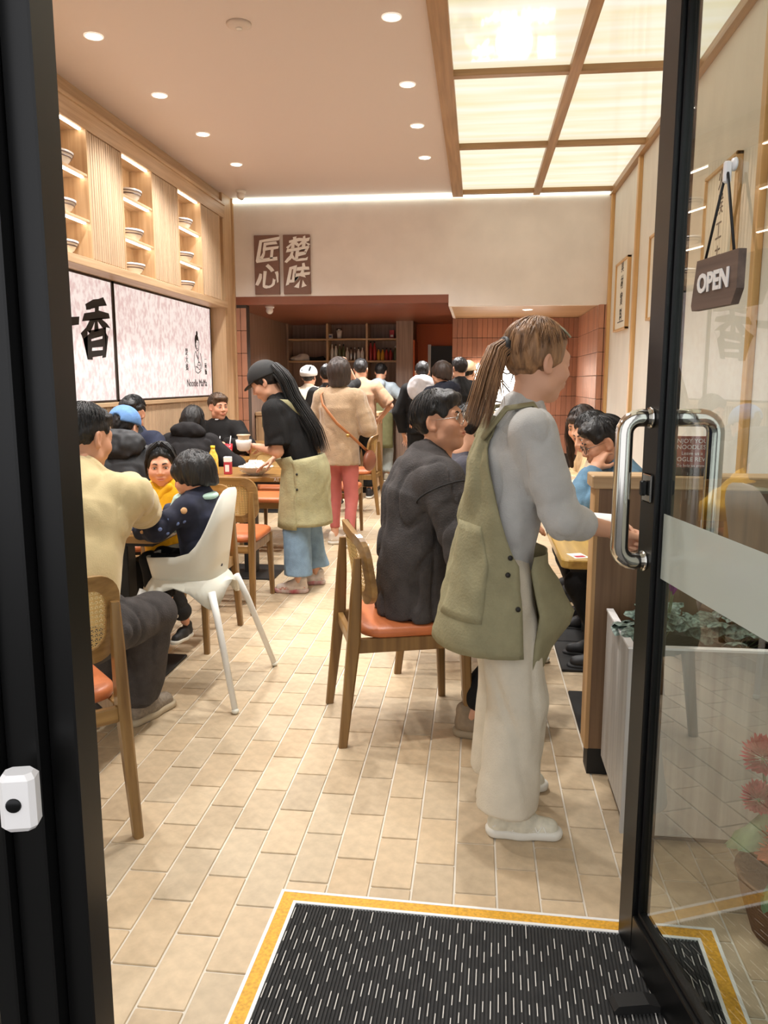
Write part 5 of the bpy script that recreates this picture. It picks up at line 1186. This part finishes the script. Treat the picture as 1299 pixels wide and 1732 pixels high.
# ---- 2 man in charcoal denim jacket
bs, fc = (-.24, 3.25), -73
J = person('man in charcoal denim jacket and round glasses looking up from his chair', bs, fc, H=1.77, seat=.475, lean=6, head=(-36, -10, 0), nf=.1, slouch=.4,
    wr=WL(bs, fc, .12, 3.18, .83), wl=WL(bs, fc, .14, 3.46, .82), epr=(.9, -.7, -.7), epl=(-.9, -.5, -.7), ar=WL(bs, fc, .00, 3.10, .085), al=WL(bs, fc, .12, 3.36, .085), foot=(-30, 10), bw=1.08, kp=(0, 1, .5),
    hand=(SOFT, SOFT), hair=('short', M_hb), skin='tan', q=.0075, qh=.0042, strands=420, top=('denim_jacket', M_den, dict(ease=.042, hem=.10, sleeve=.97, wrk=(21, .013), loose=.012)),
    low=('trousers', M_blk, dict(rt=.085, rk=.075, rh=.075)), shoes=(mat('shoe_tan', '#8d7a63', .7, var=(30, .15)), mat('sole_tan', '#a08e74', .7), W_lace))
glasses(J, M_wire, .025)
cl = SDF(); N, u, f, r = J['N'], J['u'], J['f'], J['r']
cl.cone(N - f * .012 + u * .0, N - f * .004 + u * .050, .074, .066, n=f, f=.9, fe=True); cl.cone(N + r * .06 + u * .0, N + r * .055 + f * .03 + u * .035, .030, .022); cl.cone(N - r * .06, N - r * .055 + f * .03 + u * .035, .030, .022); cl.cone(N + r * .055 + f * .04, N + r * .03 + f * .12 - u * .09, .026, .018); cl.cone(N - r * .055 + f * .04, N - r * .03 + f * .12 - u * .09, .026, .018)
link('collar', np_mesh('collar', [cl.surface(.006)]), M_den, J['t'])
# seams on shoulder and sleeve
S_, E_ = J['SR'], J['ER']; ax_ = nz(E_ - S_); n1 = nz(np.cross(ax_, np.array([0, 0, 1.]))); n2 = np.cross(ax_, n1)
MB().tube([S_ + ax_ * .05 + (n1 * math.cos(a) + n2 * math.sin(a)) * .112 for a in np.linspace(0, 2 * PI, 25)], .0035, 5).build('seam', M_char, J['topobj'])
# ---- 3 server with long black hair
bs, fc = (-1.17, 5.33), 90
def longhair(J):
    out = []
    for k, (x, sp) in enumerate(((-.05, .035), (0, .04), (.05, .035), (-.02, .04))):
        P0 = wpath(J, [(x * .6, -.10, .06), (x, -.125, -.01), (x, -.13, -.07)]); N, r, f, u = J['N'], J['r'], J['f'], J['u']
        P1 = [N - f * .125 + r * x - u * .02, N - f * .150 + r * x * 1.1 - u * .16, N - f * .165 + r * x * 1.2 - u * .28, N - f * .17 + r * x * 1.3 - u * .38 - np.array([0, 0, .06]), N - f * .165 + r * x * 1.4 - u * .42 - np.array([0, 0, .17])]
        out.append(tail(P0 + P1, .040, .034, 90, .5, 20 + k, .0045, 4))
    return out
J = person('server with black cap and very long black hair serving at a table', bs, fc, H=1.60, sex='f', lean=24, head=(0, 30, 0), nf=.12, poff=(0, -.02), wl=WL(bs, fc, -1.47, 5.30, .985), wr=WL(bs, fc, -1.42, 5.55, .88), epl=(-.5, -.6, -.9), epr=(.5, -.6, -.9),
    al=WL(bs, fc, -1.18, 5.215, .085), ar=WL(bs, fc, -1.11, 5.46, .085), foot=(6, 4), hand=(FLAT, GRIP), hn=((0, 0, 1), (0, -.5, 1)), hair=('back', M_hb, longhair), q=.0085, qh=.005, strands=120,
    top=('t_shirt', M_blk, dict(ease=.022, hem=.04, sleeve=.42, sr=(.075, .072), wrk=(20, .007))), low=('jeans', cloth('light_denim', '#7d97ae', .85, .14, .3, 160), dict(rt=.092, rk=.095, rh=.103, end=.05, wrk=(15, .008))), shoes=(mat('shoe_pale', '#d8c9bd', .6, var=(40, .1)), mat('sole_berry', '#b5565c', .5, var=((6, 14, 6), .2), col2='#d9d3cb'), mat('lace_pink', '#d8907e', .6), 'runner'))
cap(J, mat('cap_black', '#232323', .8, bump=(180, .2)))
M_ap2 = cloth('olive_apron', '#a09a76', .85, .1, .35, 90)
ap, G, NR = sheet(J, 'apron', M_ap2, [-.38 + .025 * i for i in range(19)], lambda h: (-78, -300), lambda h: .184 + .03 * max(0, -h / .38), lambda h: .158 + .03 * max(0, -h / .38), seed=14, cols=30, wr_=.010)
sheet(J, 'apron_front', M_ap2, [-.40 + .05 * i for i in range(11)], lambda h: (-84, 70), lambda h: .186 + .03 * max(0, -h / .38), lambda h: .160 + .03 * max(0, -h / .38), seed=15, cols=20, wr_=.006)
for i in (14, 10): MB().sphere(G[i, 1] + NR[i, 1] * .006, .008, 10, 6).build('button', M_ink, ap)
MB().tube([J['N'] - J['u'] * .12 + J['f'] * .12 - J['r'] * .10, J['N'] + J['u'] * .0 + J['f'] * .06 - J['r'] * .105, J['N'] + J['u'] * .015 - J['r'] * .10, J['N'] - J['u'] * .03 - J['f'] * .09 - J['r'] * .09, J['N'] - J['u'] * .16 - J['f'] * .14 - J['r'] * .05], .016, 8, flat=.3, upv=J['r']).build('strap', M_ap2, ap)
hc = thing('tea_cup', 'white cup with wide rim held up by the server', 'cup', (-1.565, 5.30, .955)); MB().lathe([(.03, 0), (.045, .012), (.052, .05), (.054, .075), (.05, .075), (.045, .02), (.002, .015)], 20).build('cup_body', M_porc, hc); MB().lathe([(.036, .075), (.040, .10), (.046, .102), (.046, .11), (.002, .112)], 20).build('cup_lid', mat('cup_tan', '#d8b894', .5), hc)
# ---- 4 woman in pink leggings
bs, fc = (-1.16, 6.78), -14
J = person('woman in tan fleece and pink leggings seen from behind with crossbody bag', bs, fc, H=1.62, sex='f', bw=.95, head=(0, -8, 0), wr=(.16, .24, 1.0), wl=(-.16, .24, .98), epr=(.7, -.6, -1), epl=(-.7, -.6, -1), ar=(.09, -.02, .085), al=(-.09, .08, .085), foot=(-68, -50), hair=('bob', M_hbd), q=.0095, qh=.006, strands=220,
    top=('fleece_jacket', cloth('fleece_tan', '#a98f72', 1., .12, .5, 120, .4), dict(ease=.038, hem=.14, sleeve=.95, wrk=(17, .008), loose=.012)), low=('leggings', cloth('pink_legging', '#bd6b66', .7, .05, .1), dict(rt=.080, rk=.060, rh=.045, end=.07, wrk=(24, .003))), shoes=(mat('shoe_offwhite', '#cfc0ae', .6), W_sole, W_lace, 'runner'))
M_bag = mat('bag_leather', '#7a4630', .45, bump=(90, .1)); t = thing('crossbody_bag', 'brown leather crossbody bag on the woman in pink leggings', 'bag', (bs[0], bs[1], 0), math.radians(fc))
P, N, u, f, r = J['P'], J['N'], J['u'], J['f'], J['r']
MB().tube([P + r * .255 + f * .0 - u * .02, P + r * .20 - f * .15 + u * .09, P + r * .06 - f * .195 + u * .22, P - r * .07 - f * .185 + u * .37, N - r * .125 - f * .10 - u * .03, N - r * .12 + f * .02 + u * .045], .013, 8, flat=.35, upv=f).build('strap', mat('strap_tan', '#a5683c', .45), t)
s_ = SDF().ell(P + r * .265 + f * .02 - u * .10, (.045, .10, .09)); link('pouch', np_mesh('pouch', [s_.surface(.008)]), M_bag, t)
MB().box(P + r * .16 - f * .195 + u * .12 - .012, P + r * .16 - f * .195 + u * .12 + .012, .003).build('buckle', mat('brass', '#c09a58', .3, .8), t)
# ---- 5..12 people at the counter and in the queue
J = person('man in tan T-shirt and black trousers standing at the counter', (-1.40, 9.72), 0, H=1.70, head=(0, 4, 0), wr=(.24, .2, 1.0), wl=(-.2, .3, 1.05), q=.011, strands=60, faced=False, hair=('short', M_hb), top=('t_shirt', cloth('tan_tee', '#b08b70', .9), dict(ease=.035, hem=.12, sleeve=.46, sr=(.085, .08), loose=.015)), low=('trousers', M_blk, dict(rk=.072, rh=.07)), shoes=(B_shoe, W_sole, B_sole))
bs, fc = (-1.36, 11.40), -12
J = person('staff member in pale blue hoodie and olive apron behind the counter', bs, fc, H=1.68, sex='m', head=(0, 18, 0), wr=(.26, .22, 1.05), wl=(-.2, .3, 1.05), q=.012, faced=False, hair=('short', M_hb), top=('hoodie', cloth('pale_blue', '#a9b6bf'), dict(ease=.035, hem=.1)), low=('trousers', cloth('grey_sweat', '#a3a9a6'), dict(rk=.08, rh=.075)), shoes=(mat('shoe_grey', '#a9a08e', .7), W_sole, W_lace))
sheet(J, 'apron', cloth('moss_apron', '#7d7c58'), [-.40 + .06 * i for i in range(14)], lambda h: (100, 260) if h < .1 else (150 - 30 * 0, 215), lambda h: .20, lambda h: .165, seed=3, cols=16)
s_ = SDF().ell(J['N'] - J['f'] * .11 + J['u'] * .0, (.11, .06, .08)).wrinkle(30, .006); link('hood', np_mesh('hood', [s_.surface(.011)]), cloth('pale_blue', '#a9b6bf'), J['t'])
g_ = SDF().cone(J['ER'] + (J['WR'] - J['ER']) * .2, J['WR'], .075, .06); link('black_cuff', np_mesh('black_cuff', [g_.surface(.011)]), M_blk, J['t'])
J = person('customer in cream jacket wearing a white cycling helmet', (-2.04, 9.72), -10, H=1.60, sex='f', q=.012, faced=False, wr=(.2, .25, 1.05), hair=('back', M_hb), top=('jacket', cloth('cream_jacket', '#d8c6b0'), dict(ease=.04, hem=.1)), low=('trousers', M_char), shoes=(B_shoe, B_sole, B_sole))
s_ = SDF().ell((0, -.012, .055), (.105, .130, .095)).cut((0, 0, .02), (0, -.1, 1), .01)
for x in (-.05, 0, .05): s_.cone((x, -.12, .08), (x * .9, -.02, .155), .012, .012, k=.01, op=-1); s_.cone((x, .02, .155), (x * 1.1, .10, .09), .012, .012, k=.01, op=-1)
hm = link('helmet', np_mesh('helmet', [tf(s_.surface(.006), J['HM'], J['HD'], 1.)]), mat('helmet_white', '#ecebe8', .3), J['t'])
s_ = SDF().ell((0, -.012, .052), (.100, .124, .088)).cut((0, 0, .025), (0, -.1, 1), .01); link('helmet_liner', np_mesh('helmet_liner', [tf(s_.surface(.008), J['HM'], J['HD'], 1.)]), M_blk, hm)
person('customer in dark jacket raising one hand at the counter', (-1.70, 9.15), -6, H=1.62, sex='m', q=.012, faced=False, wr=(.20, .12, 1.60), epr=(.35, .5, -1), hair=('short', M_hb), top=('jacket', M_char, dict(ease=.025, sleeve=.58)), low=('trousers', M_blk), shoes=(B_shoe, B_sole, B_sole), hand=(GRIP, SOFT))
def hood(J, m, c=(0, -.12, .02), rr=(.13, .075, .09), q_=.011, wk=.008):
    s_ = SDF().ell(J['N'] + J['f'] * c[1] + J['u'] * c[2], rr, np.stack([J['r'], J['f'], J['u']], 1)); s_.ell(J['N'] + J['u'] * .02 - J['f'] * .03, (.085, .075, .05), np.stack([J['r'], J['f'], J['u']], 1), k=.03); s_.wrinkle(26, wk); return link('hood', np_mesh('hood', [s_.surface(q_)]), m, J['t'])
J = person('customer with black hair and pale grey hood in the queue', (-.64, 9.45), 2, H=1.66, q=.012, faced=False, wr=(.2, .2, 1.0), hair=('short', M_hb), top=('jacket', M_blk, dict(ease=.04)), low=('trousers', M_blk), shoes=(B_shoe, B_sole, B_sole)); hood(J, cloth('pale_hood', '#c9c6c8'), (0, -.13, -.03), (.17, .07, .16))
J = person('young customer in navy hoodie with brown hair turned toward the counter', (-.37, 8.55), 48, H=1.63, q=.011, wr=(.18, .24, 1.0), wl=(-.18, .24, 1.0), head=(8, 0, 0), hair=('bowl', M_hbd), top=('hoodie', cloth('navy', '#20232e'), dict(ease=.04)), low=('trousers', M_char), shoes=(B_shoe, W_sole, W_lace)); hood(J, cloth('navy', '#20232e'), (0, -.12, -.01), (.14, .08, .09))
J = person('customer with black hair and black backpack behind the navy hoodie', (-.20, 9.28), 25, H=1.70, q=.012, faced=False, hair=('short', M_hb), top=('jacket', M_blk, dict(ease=.04)), low=('trousers', M_char), shoes=(B_shoe, B_sole, B_sole))
J = person('customer in sand coloured cap and olive jacket in the queue', (-.12, 9.75), -25, H=1.66, q=.012, faced=False, hair=('crop', M_hb), top=('jacket', cloth('olive_jacket', '#8d8468'), dict(ease=.04)), low=('trousers', M_char), shoes=(B_shoe, B_sole, B_sole)); cap(J, mat('cap_sand', '#cdb48e', .85, bump=(150, .2)))
# ---- 13 diner beside the denim man
bs, fc = (-.20, 4.10), -82
J = person('black-haired diner in dark grey jacket leaning over the table', bs, fc, H=1.66, seat=.46, lean=16, head=(30, 24, 0), wr=WL(bs, fc, .28, 4.02, .80), wl=WL(bs, fc, .28, 4.25, .80), ar=WL(bs, fc, .2, 4.0, .085), al=WL(bs, fc, .2, 4.22, .085), q=.010, qh=.0055, strands=160, hair=('short', M_hb), hand=(SOFT, SOFT), top=('jacket', cloth('slate', '#45434a'), dict(ease=.035, wrk=(18, .009))), low=('trousers', M_blk), shoes=(B_shoe, W_sole, W_lace))
# ---- 14..16 diners by the right wall
bs, fc = (.92, 5.42), 88
def wav(J): return [tail(wpath(J, [(q * .07, .03, .03), (q * .085, .045, -.06), (q * .082, .05, -.15), (q * .075, .06, -.24)]), .022, .016, 36, .3, 31 + q, .0035, 4, wav=.010) for q in (-1, 1)]
J = person('woman with long wavy dark hair and fringe eating beneath the framed calligraphy', bs, fc, H=1.62, sex='f', seat=.45, lean=22, head=(52, 16, 0), wl=WL(bs, fc, .56, 5.28, .82), wr=WL(bs, fc, .58, 5.55, .80), al=WL(bs, fc, .68, 5.32, .085), ar=WL(bs, fc, .68, 5.52, .085), q=.010, qh=.0055, strands=120, hair=('wavy', M_hbd, wav), hand=(SOFT, GRIP), top=('blouse', cloth('beige_top', '#c9ac84'), dict(ease=.028)), low=('trousers', M_blk), shoes=(B_shoe, B_sole, B_sole))
bs, fc = (.90, 4.68), 88
J = person('woman in cream striped cardigan bending to her bowl', bs, fc, H=1.62, sex='f', seat=.45, lean=24, head=(24, 20, 0), wl=WL(bs, fc, .56, 4.56, .84), wr=WL(bs, fc, .56, 4.80, .82), al=WL(bs, fc, .66, 4.58, .085), ar=WL(bs, fc, .66, 4.78, .085), q=.010, qh=.0055, strands=120, hair=('back', M_hb), hand=(SOFT, GRIP), top=('cardigan', cloth('cream_knit', '#cbbda4', .95, .12, .5, 60), dict(ease=.04, wrk=(24, .010))), low=('trousers', M_char), shoes=(B_shoe, B_sole, B_sole))
bs, fc = (.90, 4.00), 86
J = person('man in blue denim shirt and dark rimmed glasses eating at the table', bs, fc, H=1.66, seat=.45, lean=26, head=(10, 20, 0), nf=.1, wl=WL(bs, fc, .56, 3.92, 1.0), wr=WL(bs, fc, .55, 4.15, .82), epl=(-.6, .3, -1), al=WL(bs, fc, .66, 3.92, .085), ar=WL(bs, fc, .66, 4.12, .085), q=.009, qh=.0045, strands=260, skin='tan', hair=('short', M_hb), hand=(SOFT, GRIP), top=('denim_shirt', cloth('blue_denim', '#5f7f96', .85, .14), dict(ease=.03, wrk=(20, .008))), low=('trousers', M_blk), shoes=(B_shoe, B_sole, B_sole)); glasses(J, M_wireb, .022)
# ---- 17 man in cream sweatshirt, back to us
bs, fc = (-1.42, 2.62), 6
J = person('man in cream sweatshirt and dark jeans sitting beside the black jamb', bs, fc, H=1.78, seat=.475, poff=(-.02, .0), lean=24, head=(-30, 10, 0), nf=.1, slouch=.5, bw=1.0, wr=WL(bs, fc, -1.43, 3.36, .86), wl=WL(bs, fc, -1.65, 3.35, .80), epr=(.45, -.5, -1), epl=(-.9, -.3, -.6), ar=WL(bs, fc, -1.395, 3.08, .085), al=WL(bs, fc, -1.60, 3.05, .085), foot=(-24, 5), kp=(.38, 1, .4),
    hand=((30, 35, 22, .6), SOFT), hn=((.5, 0, 1), (0, 0, 1)), hair=('crop', M_hb), skin='tan', q=.0075, qh=.0042, strands=380, top=('sweatshirt', cloth('cream_sweat', '#cdb98c', .95, .06, .2, 220, .2), dict(ease=.036, hem=.05, sleeve=.97, wrk=(16, .009), loose=.0)),
    low=('jeans', M_den, dict(rt=.086, rk=.082, rh=.078, end=.03, wrk=(16, .010))), shoes=(mat('shoe_taupe', '#85796a', .75, var=(70, .2), bump=(110, .4)), mat('sole_sand', '#b7a78c', .6), mat('lace_dark', '#3c3630', .7)))
tc_ = thing('toy_car', 'dark blue toy car held by the man in the cream sweatshirt', 'toy', (-1.455, 3.47, .79), .6); s_ = SDF().cone((-.035, 0, .022), (.035, 0, .022), .018, .018).ell((0, 0, .035), (.025, .016, .016)).cut((0, 0, .01), (0, 0, 1)); link('car_body', np_mesh('car_body', [s_.surface(.004)]), mat('toy_blue', '#2a2a55', .3), tc_)
for x in (-.025, .025):
    for y in (-.018, .018): MB().lathe([(.001, -.004), (.011, -.004), (.011, .004), (.001, .004)], 14).xf(Matrix.Translation((x, y, .011)) @ Matrix.Rotation(PI / 2, 4, 'X')).build('wheel', M_blackm, tc_)
# ---- 18 girl in yellow
bs, fc = (-1.63, 4.10), 172
def girlhair(J): return [tail(wpath(J, [(q * .006, .045, .136), (q * .052, .048, .098), (q * .082, .030, .03), (q * .086, .005, -.06)]), .012, .006, 30, .2, 41 + q, .003, 4) for q in (-1, 1)]
J = person('girl in bright yellow hoodie facing the door', bs, fc, H=1.22, sex='c', seat=.44, lean=6, hs=.92, bw=1.08, head=(24, 4, 2), wr=WL(bs, fc, -1.72, 3.86, .74), wl=WL(bs, fc, -1.42, 3.88, .74), ar=WL(bs, fc, -1.65, 3.85, .2), al=WL(bs, fc, -1.47, 3.85, .2), kp=(0, 1, .6), hair=('back', M_hb, girlhair), q=.0075, qh=.0042, strands=300, skin='pink', hand=(SOFT, SOFT),
    top=('hoodie', cloth('yellow_hoodie', '#e6b01e', .9, .06, .2, 200, .2), dict(ease=.035, hem=.08, wrk=(20, .009))), low=('trousers', M_char, dict(rt=.08, rk=.07, rh=.06)), shoes=(B_shoe, W_sole, W_lace)); hood(J, cloth('yellow_hoodie', '#e6b01e'), (0, -.07, -.005), (.10, .05, .055), .007, .005)
T_ = SDF().cone(J['N'] + J['f'] * .06 + J['u'] * .015 + J['r'] * .06, J['N'] + J['f'] * .085 - J['u'] * .045, .022, .018).cone(J['N'] + J['f'] * .06 + J['u'] * .015 - J['r'] * .06, J['N'] + J['f'] * .085 - J['u'] * .045, .022, .018); link('neckline', np_mesh('neckline', [T_.surface(.006)]), cloth('yellow_hoodie', '#e6b01e'), J['t'])
C = J['C']; pr = MB(); fr_ = Matrix((tuple(J['r']), tuple(J['f']), tuple(J['u']))).transposed().to_4x4()
def decal(nm, m, rx, rz, x, z, par, d): MB().sphere((0, 0, 0), (rx, .012, rz), 20, 10).xf(Matrix.Translation(Vector(C + J['r'] * x + J['u'] * z + J['f'] * d)) @ fr_).build(nm, m, par)
decal('print_grey', cloth('print_grey', '#4d4f5c'), .055, .04, .025, -.075, J['topobj'], .118); decal('print_orange', cloth('print_orange', '#d9572a'), .02, .02, -.025, -.08, J['topobj'], .126); decal('print_yellow', cloth('print_yellow', '#f0c63c'), .009, .009, -.025, -.08, J['topobj'], .134)
for q in (-1, 1): MB().sphere(hpt(J, (q * .081, .002, -.036)), .005, 8, 6).build('earring', M_white, J['t'])
# ---- 19 toddler in the high chair
bs, fc = (-1.24, 3.50), 84
J = person('toddler with bowl haircut and mint bib in the white high chair', bs, fc, H=.98, sex='c', seat=.555, hs=.86, bw=1.18, lean=4, head=(8, 14, 0), wr=WL(bs, fc, -1.50, 3.66, .80), wl=WL(bs, fc, -1.50, 3.36, .775), epl=(-1, -.1, -.6), epr=(1, -.1, -.6), ar=(.08, .22, .38), al=(-.08, .22, .38), kp=(0, 1, .8), hair=('bowl', M_hb), q=.0065, qh=.0042, strands=460, skin='pink', hand=(SOFT, SOFT), hn=((.6, 0, .6), (0, 0, 1)),
    top=('patterned_top', mat('cloth_space', '#272a3d', .9, var=((16, 16, 16), .3), col2='#1c1e2c'), dict(ease=.024, hem=.03, sleeve=.93, wrk=(30, .006))), low=('trousers', M_blk, dict(rt=.07, rk=.07, rh=.06)), shoes=(B_shoe, W_sole, W_lace))
N, u, f, r = J['N'], J['u'], J['f'], J['r']
M_pb = mat('print_blue', '#6f80ad', .9); M_pp = mat('print_peach', '#d8ab7c', .9)
for k, (t0, ang, rr, m_) in enumerate(((.15, 205, .018, M_pp), (.55, 215, .020, M_pb), (.95, 205, .012, M_pb), (.5, 170, .012, M_pb), (1.5, 220, .014, M_pb), (1.25, 190, .010, M_pp), (.85, 160, .010, M_pb), (1.75, 200, .010, M_pb), (.3, 150, .012, M_pb))):
    a_, b_ = (J['SL'], J['EL']) if t0 <= 1 else (J['EL'], J['WL']); tt = t0 if t0 <= 1 else t0 - 1; ax_ = nz(b_ - a_); side_ = nz(np.cross(ax_, np.array([0, 0, 1.]))); side_ = side_ if side_[0] < 0 else -side_; upn = np.cross(side_, ax_); upn = upn if upn[2] > 0 else -upn
    p = a_ + (b_ - a_) * tt + (side_ * math.cos(math.radians(ang - 190)) + upn * math.sin(math.radians(ang - 190))) * .0470; nn_ = nz(p - (a_ + (b_ - a_) * tt)); R3 = np.stack([ax_, np.cross(nn_, ax_), nn_], 1)
    s_ = SDF().ell((0, 0, 0), (rr, rr * .9, .009)); link('printed_dot', np_mesh('printed_dot', [tf(s_.surface(.005), R3, p)]), m_, J['topobj'])
bb = SDF(); bb.ell(N + f * .012 + u * .004, (.090, .085, .020), np.stack([r, f, u], 1)); bb.ell(N + f * .115 - u * .085, (.10, .014, .10), np.stack([r, nz(f + u * .35), nz(u - f * .35)], 1), k=.03); bb.ell(N - f * .06 + u * .004, (.06, .04, .018), np.stack([r, f, u], 1), k=.02)
link('bib', np_mesh('bib', [bb.surface(.006)]), mat('bib_mint', '#b7d6c9', .6, bump=(40, .2)), J['t'])
eg = thing('boiled_egg', 'pale boiled egg held up by the toddler', 'egg', (0, 0, 0)); wv = np.array(J['WR']); Mw = Matrix.Rotation(math.radians(fc), 4, 'Z') @ Vector(wv); eg.location = (bs[0] + Mw.x - .06, bs[1] + Mw.y - .02, Mw.z + .035)
MB().lathe([(.002, -.03), (.014, -.027), (.022, -.014), (.024, 0), (.021, .014), (.013, .027), (.002, .033)], 18).build('egg', mat('egg', '#e8d9b8', .4), eg)
# ---- 20 man with spiky hair, 21 blue cap, 22 hooded diner, 23 black sweater
person('man with spiky black hair and thin glasses facing the door behind the blue cap', (-2.47, 5.62), 172, H=1.60, bw=.92, seat=.475, head=(0, 14, 0), wr=(.18, .36, .8), wl=(-.18, .36, .8), q=.010, qh=.005, strands=200, skin='tan', hair=('crop', M_hb), top=('jacket', cloth('deep_navy', '#23283a'), dict(ease=.035)), low=('trousers', M_blk), shoes=(B_shoe, B_sole, B_sole)); J_ = None
bs, fc = (-2.17, 4.66), 12
J = person('diner in faded blue cap and black puffer jacket with hood', bs, fc, H=1.60, seat=.46, lean=24, head=(-20, 22, 0), wr=(.16, .36, .8), wl=(-.16, .36, .8), q=.0095, qh=.0055, hair=('crop', M_hb), faced=False, top=('puffer_jacket', cloth('puffer_black', '#2d2d2f', .6, .12, .1), dict(ease=.055, wrk=(16, .014))), low=('trousers', M_blk), shoes=(B_shoe, B_sole, B_sole)); cap(J, mat('cap_blue', '#5f86b8', .85, var=(20, .2), bump=(150, .2))); hood(J, cloth('puffer_black', '#2d2d2f'), (0, -.13, .0), (.16, .085, .10), .010, .016)
bs, fc = (-2.34, 6.18), 2
def lh(J): return [tail(wpath(J, [(q * .05, -.05, .08), (q * .088, -.03, .0), (q * .09, .0, -.09), (q * .08, .03, -.18)]), .026, .02, 40, .2, 51 + q, .0045, 4) for q in (-1, 1)]
J = person('diner in black hoodie with long dark hair bent over the table', bs, fc, H=1.62, sex='f', seat=.46, lean=34, head=(-8, 20, 0), wr=(.16, .38, .82), wl=(-.16, .38, .82), q=.0105, qh=.006, faced=False, hair=('long', M_hb, lh), strands=120, top=('hoodie', cloth('black_hoodie', '#201e1f'), dict(ease=.05, wrk=(16, .012))), low=('trousers', M_blk), shoes=(B_shoe, B_sole, B_sole)); hood(J, cloth('black_hoodie', '#201e1f'), (0, -.10, .01), (.15, .09, .075))
bs, fc = (-2.40, 7.36), 178
J = person('man in black sweater over a white collar glancing toward the counter', bs, fc, H=1.62, seat=.46, head=(48, 2, 0), wr=WL(bs, fc, -2.44, 7.02, .86), wl=WL(bs, fc, -2.25, 7.04, .86), q=.010, qh=.005, strands=220, skin='pink', hair=('short', M_hs), hand=(GRIP, GRIP), top=('sweater', M_blk, dict(ease=.04, wrk=(17, .009))), low=('trousers', M_blk), shoes=(B_shoe, B_sole, B_sole))
MB().lathe([(.058, 0), (.066, .004), (.064, .014), (.056, .016), (.054, .006), (.058, 0)], 24, cap=False).xf(Matrix.Translation(Vector(J['N'] + J['u'] * .014 + J['f'] * .012)) @ Matrix.Rotation(.25, 4, 'X')).build('white_collar', M_plw, J['t'])
